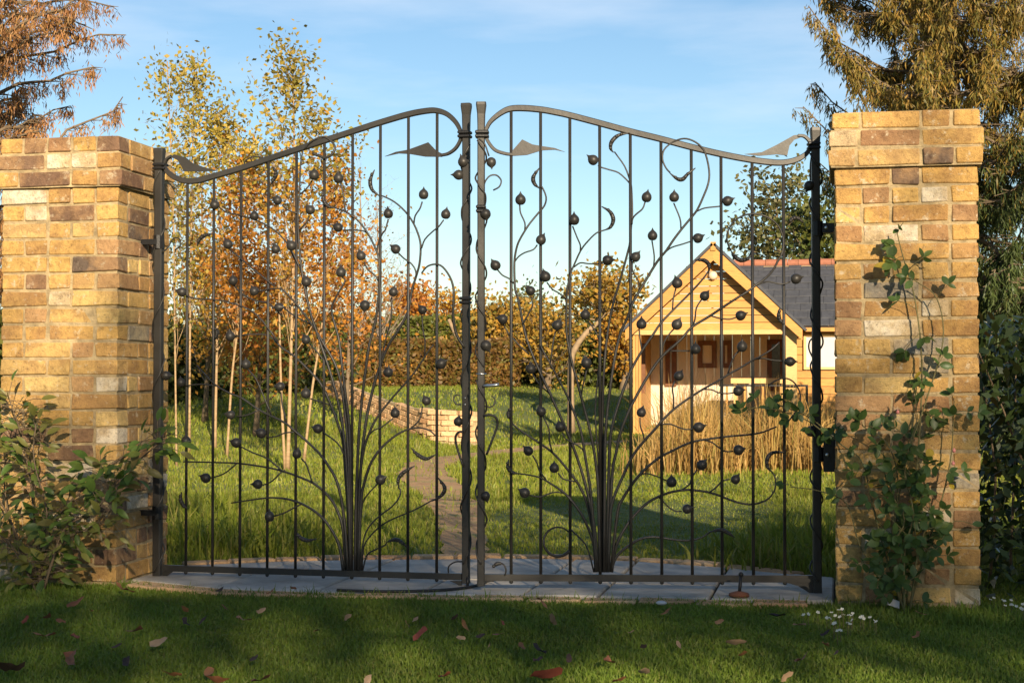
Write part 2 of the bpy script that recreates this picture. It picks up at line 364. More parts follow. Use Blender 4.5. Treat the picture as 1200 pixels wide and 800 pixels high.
# ------------------------------------------------------------------ brick pillars
BS, BH, BQ, BJ = .213, .1015, .0635, .012
W = .5525; HALF = W/2; COURSE = .075; NC = 26
brick_cache = {}
def brick_mesh(l, d, var):
    k = (round(l, 3), round(d, 3), var)
    if k not in brick_cache: brick_cache[k] = MB().add(*chamfer_box(l, d, BQ, .0038, .0034)).mesh('brick')
    return brick_cache[k].copy() if False else brick_cache[k]
def brick_obj(parent, x, y, z, l, d, rz, mat):
    me = brick_mesh(l, d, rnd.randrange(7)); o = bpy.data.objects.new('brick', me); col.objects.link(o)
    if not me.materials: me.materials.append(None)
    o.parent = parent; o.location = Vector((x, y, z))-WL[parent.name]; o.rotation_euler = (rnd.gauss(0, .006), rnd.gauss(0, .006), rz+rnd.choice((0, math.pi))+rnd.gauss(0, .006))
    o.material_slots[0].link = 'OBJECT'; o.material_slots[0].material = mat; return o
def pick_brick():
    a = rnd.random(); return M['brick_dark'] if a < .07 else M['brick_white'] if a < .13 else M['brick_grey'] if a < .15 else M['brick']
def pillar(x0, label, specials, inner_side):
    """x0: left edge. specials: (course, fraction along the front) -> material"""
    cx = x0+HALF; t = thing('brick_pillar', (cx, 0, 0), label, 'pillar', 'brick gate pillars')
    core = MB(); rest = MB()
    z0 = -.004
    for c in range(NC):
        z = z0+c*COURSE+BQ/2+BJ/2
        g = .02 if c in (23, 24) else (.006 if c == 25 else 0)                 # corbelled cap
        wd = W+2*g; h = wd/2
        core.box((cx-h+.0065, -h+.0065, z0+c*COURSE-(.0 if c else .12)), (cx+h-.0065, h-.0065, z0+(c+1)*COURSE-.0005-(0.004 if c == 25 else 0)))
        full = c % 2 == 0
        for side in range(4):                                                # 0 front 1 right 2 back 3 left
            long = full == (side % 2 == 0); span = wd if long else wd-2*(BH+BJ)
            pats = [[BS, BH, BS], [BS, BS, BH], [BH, BS, BS], [BS, BH, BS], [BS, BH, BH, BH], [BH, BH, BS, BH], [BH, BS, BH, BH]] if long else [[BS, BH], [BH, BS], [BH, BH, BH], [BS, BH]]
            seq = rnd.choice(pats)
            hs_ = [f_ for (cc, f_, mm) in specials if cc == c and mm == 'header'] if side == 0 else []
            if hs_:
                def miss(sq):
                    a_ = 0; best = 9
                    for s_ in sq:
                        if s_ == BH: best = min(best, abs((a_+s_/2)/(sum(sq)+BJ*(len(sq)-1))-hs_[0]))
                        a_ += s_+BJ
                    return best
                seq = min(pats, key=miss)
            k = (span-BJ*(len(seq)-1))/sum(seq); a = -span/2
            an = side*math.pi/2
            for i, s_ in enumerate(seq):
                l = s_*k; m_ = a+l/2; a += l+BJ; off = h-BH/2+rnd.uniform(-.004, .003)
                lx, ly = m_, -off; px = cx+lx*math.cos(an)-ly*math.sin(an); py = lx*math.sin(an)+ly*math.cos(an)
                if side == 0 or (side == inner_side):
                    mat = pick_brick()
                    if side == 0:
                        fr = (m_+h)/wd
                        for (cc, ff, mm) in specials:
                            if cc == c and abs(ff-fr) < l/wd/2: mat = M['brick_white' if mm == 'header' else mm]
                    brick_obj(t, px, py, z, round(l, 3), BH, an, mat)
                else:
                    bv, bf = chamfer_box(l, BH, BQ, .0045, .002); R = Matrix.Rotation(an, 3, 'Z')
                    rest.add([R @ Vector(q)+Vector((px, py, z)) for q in bv], bf)
    core.build('mortar_core', M['mortar'], t); rest.build('brickwork', M['brick'], t, kind='stuff')
    return t
XL, XR = -1.531-W, 1.531
def course_of(v, u, s, vb): return 0
pL = pillar(XL, 'brick pillar on the left with a leafy shrub growing at its foot', [(24, .70, 'header'), (23, .55, 'brick_dark'), (24, .1, 'brick_dark'), (21, .45, 'brick_dark'), (16, .5, 'header'),
      (9, .8, 'brick_white'), (7, .78, 'brick_dark'), (6, .5, 'brick_white'), (19, .2, 'header'), (17, .25, 'brick_dark'), (10, .45, 'brick')], 1)
pR = pillar(XR, 'brick pillar on the right with a rose climbing up its front', [(25, .85, 'brick_white'), (24, .08, 'brick_white'), (23, .8, 'brick_dark'), (22, .5, 'brick_dark'), (17, .15, 'brick_white'), (16, .5, 'brick_grey'),
      (15, .85, 'brick_dark'), (14, .5, 'brick_white'), (13, .5, 'brick_grey'), (6, .9, 'brick_grey'), (9, .85, 'brick_white'), (19, .1, 'brick_dark')], 3)

# ------------------------------------------------------------------ gate leaves
POD = MB().add(*lathe_vf([(0, -.0215), (.011, -.0195), (.0175, -.014), (.0208, -.006), (.0212, .002), (.0185, .010), (.0132, .0165), (.0072, .0215), (.0036, .0265), (.002, .031), (0, .035)], 12)).mesh('seed_pod', True)
SPH = lathe_vf([(0, -1), (.6, -.8), (.95, -.3), (.95, .3), (.6, .8), (0, 1)], 8)
class Gate:
    def __init__(s, hinge, meet, label):
        s.h = Vector(hinge); s.m = Vector(meet); d = (s.m-s.h).normalized(); s.d = d
        n = Vector((d.y, -d.x, 0)); s.n = n if n.y < 0 else -n                # towards the camera
        s.t = thing('gate_leaf', (s.h.x, s.h.y, 0), label, 'gate', 'wrought iron gate leaves')
    def g(s, u, v, off=0.): return on_plane(u, v, s.h+s.n*off, s.n)
    def part(s, name, mb, mat='iron', smooth=True): return mb.build(name, M[mat], s.t, smooth)
    def post(s, u, vt, vb, hw, flare):
        a = s.g(u, vt); b = s.g(u, vb); x = (a.x+b.x)/2; c = s.g(u, (vt+vb)/2); v = []; f = []; zs = [b.z, b.z+.03, a.z-.10, a.z-.05, a.z-.012, a.z]
        ws = [hw*1.05, hw, hw, hw*1.08, flare, flare*.95]; ch = .25
        for z, w_ in zip(zs, ws):
            for (i, j) in ((-1, -1+ch), (-1+ch, -1), (1-ch, -1), (1, -1+ch), (1, 1-ch), (1-ch, 1), (-1+ch, 1), (-1, 1-ch)):
                p_ = Vector((c.x, c.y, 0))+s.d*w_*i+s.n*w_*j; v.append((p_.x, p_.y, z))
        for k in range(len(zs)-1):
            for j in range(8): q = (j+1) % 8; f.append((k*8+j, k*8+q, k*8+8+q, k*8+8+j))
        f.append(tuple(range(8))); f.append(tuple(len(v)-8+j for j in range(8)))
        return s.part('post', MB().add(v, f), smooth=False)
    def bar(s, u, v0, v1, r=.0066):
        a = s.g(u, 400); b0 = s.g(u, v0); b1 = s.g(u, v1)
        mb = MB().tube([(a.x, a.y, b1.z), (a.x, a.y, b0.z)], r, 8, 1)
        mb.add([Vector((a.x, a.y, b1.z))+Vector(q)*Vector((.009, .009, .006)).x for q in SPH[0]], SPH[1])
        return s.part('bar', mb)
    def ribbon(s, name, pts, hts, tk=.011):
        """flat bar swept along photo points; hts in metres, square section with eased edges"""
        P = catmull([s.g(u, v) for u, v in pts], 5); m = len(P); H = np.interp(np.linspace(0, len(hts)-1, m), range(len(hts)), hts); v = []; f = []
        for i in range(m):
            T = (P[min(i+1, m-1)]-P[max(i-1, 0)]).normalized(); nn = T.cross(s.n).normalized()
            for (a, b) in ((-1, -.6), (-.75, -1), (.75, -1), (1, -.6), (1, .6), (.75, 1), (-.75, 1), (-1, .6)): v.append(P[i]+nn*a*H[i]/2+s.n*b*tk)
        for i in range(m-1):
            for j in range(8): k = (j+1) % 8; f.append((i*8+j, i*8+k, i*8+8+k, i*8+8+j))
        f.append(tuple(range(8))); f.append(tuple((m-1)*8+j for j in range(8)))
        return s.part(name, MB().add(v, f), smooth=False)
    def plate(s, name, outline, tk=.004, off=0., ridge=.006, mat='iron'):
        P = [s.g(u, v) for u, v in outline]; n = len(P); c = sum(P, Vector())/n
        v = [p_+s.n*(off+tk) for p_ in P]+[p_+s.n*(off-tk) for p_ in P]
        f = [tuple(range(n)), tuple(range(2*n-1, n-1, -1))]+[(i, n+i, n+(i+1) % n, (i+1) % n) for i in range(n)]
        return s.part(name, MB().add(v, f), mat, False)
    def stem(s, pts, r0=.0036, r1=.0028, name='stem', off=None):
        o_ = rnd.choice((-.011, .012, .012))+rnd.uniform(-.003, .003) if off is None else off; n = len(pts)
        return s.part(name, MB().tube([s.g(u, v, o_+.004*math.sin(i*1.3)) for i, (u, v) in enumerate(pts)], (r0, r1) if n > 2 else r0, 6, 3))
    def pod(s, u, v, tx=0., ty=-1., off=.013, sc_=1.):
        c = s.g(u, v, off); e = s.g(u+tx, v+ty, off)-c; e = (e.normalized()+s.n*rnd.uniform(-.1, .35)).normalized()
        o = put('seed_pod', POD, M['iron'], s.t, c, e.to_track_quat('Z', 'Y').to_euler()); k = sc_*rnd.uniform(.92, 1.08); o.scale = (k, k, k); return o
    def pea(s, pts, r=.0105, off=.012):
        P = [s.g(u, v, off) for u, v in pts]; Q = catmull(P, 4); mb = MB().tube(P, [.002, r*.55, r*.85, r*.9, r*.75, r*.5, .002], 7, 4); m = len(Q)
        for k in range(5):
            q = Q[int(m*(.2+.14*k))]+s.n*r*.55; mb.add([q+Vector(e)*r*.72 for e in SPH[0]], SPH[1])
        return s.part('pea_pod', mb)
    def vine(s, u, v0, v1, rad, turns, ph=0.):
        n = int(turns*8)+1; a = s.g(u, (v0+v1)/2); z0 = s.g(u, v0).z; z1 = s.g(u, v1).z; P = []
        for i in range(n):
            an = ph+2*math.pi*turns*i/(n-1); P.append(Vector((a.x, a.y, z0+(z1-z0)*i/(n-1)))+s.d*rad*math.cos(an)*(1.05+.12*math.sin(i*2.1))+s.n*rad*math.sin(an))
        return s.part('vine', MB().tube(P, .0038, 6, 3))
    def collar(s, u0, u1, v):
        a = s.g(u0, v); b = s.g(u1, v); c = (a+b)/2; wd = (b-a).length/2; mb = MB()
        for dz in (-.0085, .0085):
            v_ = []
            for q in chamfer_box(wd*2, .052, .0135, .004)[0]: p_ = c+s.d*q[0]+s.n*q[1]; v_.append((p_.x, p_.y, c.z+q[2]+dz))
            mb.add(v_, chamfer_box(wd*2, .052, .0135, .004)[1])
        return s.part('collar', mb, 'iron_dark', False)

def rail_box(G, u0, u1, vt, vb, hd=.012):
    a = G.g(u0, (vt[0]+vb[0])/2); b = G.g(u1, (vt[1]+vb[1])/2); z0a, z1a = G.g(u0, vb[0]).z, G.g(u0, vt[0]).z; z0b, z1b = G.g(u1, vb[1]).z, G.g(u1, vt[1]).z
    v = []
    for (p_, z0, z1) in ((a, z0a, z1a), (b, z0b, z1b)):
        for (o_, z) in ((hd, z0), (hd, z1), (-hd, z1), (-hd, z0)): q = p_+G.n*o_; v.append((q.x, q.y, z))
    return MB().add(v, [(0, 1, 2, 3), (7, 6, 5, 4), (0, 4, 5, 1), (1, 5, 6, 2), (2, 6, 7, 3), (3, 7, 4, 0)])

# ---- left leaf
GL = Gate((-1.461, 0, 0), (-.025, -.057, 0), 'left leaf of the iron gate, hung on the shrub covered pillar')
GL.post(185.8, 174, 680, .0185, .023); GL.post(546.3, 121.5, 683, .0155, .0215)
for u in (219, 250, 282, 314, 347, 379.7, 412.8, 445.4, 478.3, 512):
    vt = float(np.interp(u, [206, 220, 251, 284, 313, 345, 380, 420, 447, 479, 501, 513], [208, 212, 206, 197, 186, 176, 165, 152, 143, 134, 129.5, 130]))
    GL.bar(u, vt, float(np.interp(u, [191, 541], [669.5, 680])))
GL.part('bottom_rail', rail_box(GL, 191, 541, (661.5, 671.5), (668.5, 679)), smooth=False)
GL.ribbon('top_rail', [(201, 183), (195.4, 187), (193, 195), (196, 201), (206, 208.5), (219, 212.3), (233.6, 211.3), (251.5, 206.3), (284, 196.7), (313, 187), (345.5, 176.2), (380, 165), (420, 152), (447, 143.3), (479.3, 134), (501, 130), (512.6, 130), (524, 134), (533.8, 143), (539, 152.3), (540, 158), (539.2, 165), (533.8, 174), (525.6, 180), (517.5, 182)],
          [.012, .012, .014, .02, .024, .025, .026, .026, .026, .026, .026, .026, .026, .026, .026, .025, .024, .022, .019, .016, .015, .014, .014, .013, .012])
GL.plate('scroll_leaf', [(200, 184.6), (204.4, 181), (217.4, 184.4), (225.5, 191), (240, 196.3), (255.6, 200), (236, 201.2), (215.8, 201), (213.3, 195.8), (209, 188.4), (204.4, 186)])
GL.plate('scroll_leaf', [(518, 180), (511, 176.6), (502, 167), (490, 171.4), (478.5, 175.6), (463.9, 178.2), (451, 183.5), (467, 180), (480, 180.6), (498, 183.7), (518, 184)])
for a in ((537.5, 552, 157.8), (181, 195, 195.5), (539.5, 551.5, 352)): GL.collar(*a)
GL.plate('gusset', [(527, 680), (541, 680), (541, 688), (536, 684)], .006); GL.plate('gusset', [(191, 669), (203, 669), (191, 678)], .006)
GL.part('drop_bolt', MB().tube([GL.g(548, 676, .02), GL.g(548, 688, .02)], .0065, 8, 1), 'iron_dark')
GL.vine(546.3, 170, 345, .021, 3, .5); GL.vine(546.3, 360, 660, .021, 4, 2.); GL.vine(185.8, 200, 520, .024, 4, 1.); GL.vine(185.8, 530, 670, .024, 2, 2.)
LP = [(251.5, 240, -.4, -1), (298, 253), (267, 286, -.6, -1), (325, 234.8, -1, -.6), (368, 205), (396.7, 208.8), (363.4, 246, -.5, -.8), (396, 266.4, -1, -.4), (323, 291.7, -.3, -1), (341.4, 287.8, -.6, -1), (423, 299.5, -.3, -1), (358.8, 330, -.2, -1), (399.5, 319),
      (326.8, 360, 1, 0), (358.5, 398, -.5, -1), (427.6, 358, 0, 1), (213, 342, -1, -.3), (273, 328.8), (297.8, 341, -.5, -1), (269.7, 393.8), (288, 426.8), (212, 448), (270, 486, -1, -.2), (276.7, 518.6, -1, -.3), (306, 507.5, -1, -.4), (218, 516.7), (194.6, 440, 1, 0),
      (328, 452.8, -1, 0), (358.5, 461), (372.3, 502, -1, -.3), (241, 559.8, -1, -.4), (301.9, 567, -1, 0), (348, 531.4, .3, -1), (315.8, 605), (496.4, 227.8), (542.7, 189.6, -.3, -1), (537.3, 205, -1, 0), (455, 250.3, -.1, -1), (522.4, 251, .2, -1), (463.6, 291.8, -.9, -.7),
      (461, 342, .2, -1), (495, 363, -.6, -.8), (455, 436, .2, -1), (517, 426, 1, -.6), (499.6, 469.4, -.4, -1), (463, 483.8), (446, 561.8, 1, -.5), (537, 493.6, .2, -1)]
for a in LP: GL.pod(*a)
LS = [[(215, 541), (220.6, 540.8), (251.5, 541.6), (281, 542.8), (316, 548), (336, 553.3), (349, 558), (365, 564.7), (376.4, 572.8), (388, 585), (396, 599.6), (401.6, 617.5), (404, 648), (405, 668)],
      [(230, 428), (251.5, 450), (268, 460), (284, 466.6), (303, 480), (319.5, 488), (335, 496), (345.5, 505), (357, 514.6), (373, 529.8), (383, 542.8), (393.4, 560.6), (399, 580), (402.4, 601), (405, 624), (408, 668)],
      [(271, 589), (287, 586.6), (310, 583.4), (324, 583), (339, 585), (353.6, 590), (370, 599.6), (383, 612.6), (394, 630.5), (399, 645), (402, 668)],
      [(276, 394), (290, 392), (315, 393), (329, 406.5), (345.5, 418), (365, 437), (376.4, 450.4), (388, 475), (397.5, 501), (402.4, 522), (405, 560), (408, 600), (410, 668)],
      [(303, 342), (316, 338.5), (329, 338.5), (337, 345), (350, 359.6), (368, 384), (379.6, 403.5), (392, 425), (399, 447), (404, 481), (407, 514), (409, 560), (411, 668)],
      [(401, 325), (404, 330), (392.6, 350), (388.6, 364.5), (392.6, 381), (397.5, 400), (402, 440), (407, 480), (410, 520), (412, 668)],
      [(426.5, 307), (431.4, 316), (439.5, 322.6), (443.6, 330)],
      [(391, 243), (404, 247.8), (412, 252.6), (420, 259), (431.4, 274), (441, 293.4), (444.4, 306), (444.7, 327.5), (442.8, 356.5), (438.7, 382.5), (434, 399), (431, 415), (424, 470), (420, 520), (417, 600), (416, 668)],
      [(402, 270), (414, 269.5), (426.8, 271), (431, 274)], [(399, 214.4), (402.4, 228), (404, 243), (405, 248)], [(455, 256.8), (451.7, 269), (448, 274), (443.6, 284), (441.6, 295)],
      [(444.4, 229.4), (449, 230), (462, 236.5), (475, 248), (485, 262.5), (491.5, 279), (493, 292), (491.5, 309.6), (488, 322.6), (482.6, 340.5), (478, 365), (468, 385), (455, 405), (445, 430), (436, 460), (428, 500), (422, 560), (418, 668)],
      [(494.8, 236.5), (492, 244.6), (486.6, 252.8), (485, 262)], [(520, 257.6), (514, 265.8), (507.8, 270.6), (498, 280.4), (494, 291)], [(467, 296.6), (473.6, 303), (481, 308), (486, 314.5), (488, 322)],
      [(459, 348), (459, 358), (458, 375), (452, 398), (445, 428)], [(494.4, 369.5), (495.6, 386), (498, 399), (497.7, 418)],
      [(508, 403.5), (501, 413), (485, 437), (469, 455.6), (455.8, 470.8), (441, 490.3), (431.4, 510.6), (425.7, 530), (421.6, 567.5), (419, 668)],
      [(494, 320), (501, 312), (511, 309.6), (519, 313), (527, 324), (531, 335.6), (531.8, 347), (531, 370), (535, 392), (545, 408)],
      [(460.6, 490), (447.6, 500), (438, 504), (431, 511)], [(495, 476), (493, 488), (488, 496), (480, 502.5)],
      [(510, 510), (503, 504), (491.5, 501), (480, 502.5), (467, 508), (452.5, 519), (441, 532), (433, 546), (426.5, 567.5), (423, 588.6), (420, 668)],
      [(443, 566), (431, 579), (425, 590), (422, 620)], [(467, 571), (469.6, 575), (467, 584), (459, 593.5), (447.6, 602), (436, 612.5), (428, 625.5), (424, 645), (422, 668)],
      [(508, 585), (485, 597.5), (460.6, 607.6), (447.6, 615), (436, 625.5), (426.5, 640), (424, 668)], [(453, 635), (451, 638.5), (439.5, 644), (430, 650), (425, 668)],
      [(525.6, 672), (526, 663), (533.7, 658), (543, 657.6)], [(285.6, 194), (288, 188), (297, 184), (306, 184.5), (312, 190), (313, 196)],
      [(357, 175), (362, 168), (370, 163), (380, 160.5), (388.6, 166), (392.6, 173), (389, 181), (381, 185), (373, 182.3), (366.6, 180)],
      [(355, 176), (352, 195), (351, 226), (349, 250), (350, 280), (354, 320), (362, 360), (373, 395), (385, 430), (396, 470), (404, 520), (409, 600), (411, 668)],
      [(365.8, 212), (360, 220), (351.5, 228)], [(331, 241), (339, 247), (349, 250)], [(362.5, 252.6), (359, 261), (350, 270)], [(257, 243), (266, 249), (280, 252), (300, 258), (322, 270), (340, 290), (353, 318)],
      [(269, 292), (282, 303), (300, 318), (322, 336)], [(205, 293), (211, 288), (211, 281), (206, 278.5), (201, 282), (197, 290), (190, 296)],
      [(218, 346), (230, 350), (252, 351), (275, 356), (300, 368), (326, 400)], [(341, 294), (345, 303), (352, 312)], [(359, 336), (360, 346), (362, 358)], [(333, 361), (345, 370), (366, 381)], [(363, 403), (373, 414), (386, 432)],
      [(217, 452), (235, 450), (253, 452)], [(277, 488), (290, 486), (303, 480.5)], [(312, 512.5), (324, 511), (334, 507), (346, 506)], [(329, 459), (331, 475), (336, 496)], [(364, 467), (373, 470), (387, 474.5)],
      [(378, 506), (391, 515), (399, 523.5), (404, 536)], [(246, 560), (262, 555), (277, 543.5)], [(308, 568), (318, 564), (330, 552.5)], [(353, 537), (359, 544), (363, 556), (366, 565)], [(321, 604.5), (332.5, 601), (342, 596), (354, 590)],
      [(274, 334), (283, 344), (299, 352), (316, 356), (330, 370)], [(290, 432), (300, 444), (308, 462), (318, 486)], [(280, 522), (296, 530), (313, 537), (330, 551)]]
for q in LS: GL.stem(q, .0034, .0072 if len(q) > 9 else .0036)
for q in ([(319.5, 195), (323.6, 203), (321, 210), (317, 217)], [(250, 273.8), (240, 276), (233.6, 281), (231, 289)], [(213, 576), (211.6, 585), (215, 592), (219, 596)], [(348, 624), (352, 629.7), (360, 633), (371, 631)], [(252, 384), (254.7, 390.5), (251.5, 399)],
          [(439, 199), (434, 211), (436, 222), (445, 230)], [(378, 222), (379.5, 235), (385, 242), (393, 244)], [(486, 545.5), (473.6, 553), (467, 561), (467.5, 572)], [(513, 559), (521, 570.7), (517.5, 580), (506, 587)], [(482, 525), (490, 533), (499.6, 537.4), (511, 532)], [(453, 635), (462, 632), (470, 634.4), (477, 641)]):
    GL.pea(q)
GL.stem([(540, 474), (534, 473), (531.5, 468), (534, 463), (539, 463.5)], .004, .003, 'tendril'); GL.stem([(543, 506), (538, 506), (534, 511), (534.5, 520), (538, 532), (543, 547)], .0062, .005, 'handle', .02)
p_ = GL.g(545, 470, .016); mb = MB()
for dz in (.014, -.014): mb.add([p_+Vector(q)*.0045+Vector((0, 0, dz)) for q in SPH[0]], SPH[1])
GL.part('lock_screw', mb, 'steel')
a = GL.g(176, 284); mb = MB().add(*box_vf((a.x-.05, -.03, a.z-.012), (a.x+.045, .01, a.z+.012))); mb.tube([(-1.461, -.005, a.z-.03), (-1.461, -.005, a.z+.03)], .024, 10, 1); GL.part('hinge', mb, 'iron_dark', False)
a = GL.g(176, 600); mb = MB().add(*box_vf((a.x-.05, -.03, a.z-.012), (a.x+.045, .01, a.z+.012))); mb.tube([(-1.461, -.005, a.z-.03), (-1.461, -.005, a.z+.03)], .024, 10, 1); GL.part('hinge', mb, 'iron_dark', False)

# ---- right leaf
GR = Gate((1.461, 0, 0), (.076, -.23, 0), 'right leaf of the iron gate, hung beside the climbing rose')
GR.post(956.6, 150, 696, .017, .0215); GR.post(563.8, 120, 686, .0155, .0215)
for u in (599, 633.6, 668, 703, 739, 775, 810.6, 845.5, 882, 918.7):
    vt = float(np.interp(u, [598, 614, 634, 667, 702, 737, 775, 810, 845, 878, 900, 918], [127.5, 127, 129, 135, 145, 154.5, 163, 173, 181, 187, 190, 190.7]))
    GR.bar(u, vt, float(np.interp(u, [568, 953], [681, 683])))
GR.part('bottom_rail', rail_box(GR, 568, 953, (672, 673.5), (680, 682)), smooth=False)
GR.ribbon('top_rail', [(935, 159), (942.5, 160), (948.8, 166), (949.5, 172.5), (944, 181), (932.5, 187.5), (917.5, 190.7), (900, 190), (877.5, 187), (845, 180.8), (810, 172.5), (775, 163.2), (737.5, 154), (702.5, 144.5), (667.5, 135.3), (650, 131.5), (634, 128.7), (614, 127), (598, 127.7), (586.6, 132.8), (575, 142.5), (569.8, 152), (569, 157), (572, 166), (580, 175.8), (591.5, 180), (601, 181.3)],
          [.012, .013, .015, .016, .02, .024, .025, .026, .026, .026, .026, .026, .026, .026, .026, .026, .026, .026, .025, .022, .018, .015, .015, .014, .014, .013, .012])
GR.plate('scroll_leaf', [(600, 179), (601, 176), (612, 163.6), (624, 169.5), (635, 171.4), (650, 173.6), (662, 178.2), (650, 175.6), (635, 176.4), (617.5, 181.8), (600, 183)])
GR.plate('scroll_leaf', [(937, 158), (930, 158.8), (910, 170), (892.5, 178.6), (872.5, 180.8), (890, 182.7), (910, 181), (922.5, 182.3), (925, 171), (931, 163.8), (937.5, 161.5)])
for a in ((557, 573, 157.5), (946, 961, 171), (558, 569.5, 245)): GR.collar(*a)
GR.plate('gusset', [(568, 681), (568, 672), (572, 672), (579, 681)], .006)
GR.plate('gusset', [(918, 681), (953, 674), (953, 697), (945, 692), (935, 686)], .008)
GR.vine(563.8, 165, 240, .021, 1.5, .8); GR.vine(563.8, 250, 430, .021, 3, 2.2); GR.vine(563.8, 445, 660, .021, 3.2, .4); GR.vine(956.6, 180, 500, .024, 5, .3); GR.vine(956.6, 520, 680, .024, 3, 1.7)
GR.part('ring', MB().tube([GR.g(563.8, 438, .018)+GR.d*.019*math.cos(a)-GR.n*.019*(1-math.sin(a)) for a in np.linspace(0, 2*math.pi, 13)], .0035, 6, 1), 'steel')
RP = [(610, 234), (575.7, 190.4, .1, 1), (634, 281, .5, -.9), (580.5, 310.8, -.6, -.9), (621.5, 340.5, -.6, -.8), (639, 324, -.3, -1), (672.7, 257.6), (589, 374, -1, -.3), (653, 381, .6, -1), (622, 432), (687, 425, -.3, -1), (634, 481.7, -.5, -1), (656.4, 500, -.3, -1), (619, 528, -1, -1), (649.5, 548),
      (614.7, 577, -1, -.6), (569, 581, .3, 1), (757.8, 231, .2, -1), (790, 231), (712, 305, 1, -.1), (744.8, 301, .6, -.8), (764.7, 276), (793.5, 331.6, -.3, -1), (695, 187.5, -1, -.8), (685.8, 368.7), (751.7, 379.6), (793.3, 380, .5, -1), (795.5, 440.4, .6, -1), (751.6, 483, .3, -1), (787, 564.6),
      (852.6, 235.6, 1, -.4), (818, 279, 1, -.5), (825.8, 346.7, .8, -1), (868, 369.6, 1, -.4), (815, 409), (869.6, 406), (865, 458, 1, -.2), (819, 500.5, 1, -.3), (865.6, 527, 1, -.2), (822.5, 544.5, .8, -1), (862, 561.5, .6, -.9), (805.4, 596, 1, -.3), (932.8, 326.6, 1, -.3), (926, 423.6, 1, 0), (950, 505, -1, 0), (948, 218, -.5, 1), (569, 251, .2, 1), (569.5, 405, .6, 1)]
for a in RP: GR.pod(*a)
circ = [(654+17*math.cos(a), 634.4-17*math.sin(a)) for a in np.linspace(.75, 5.6, 12)]
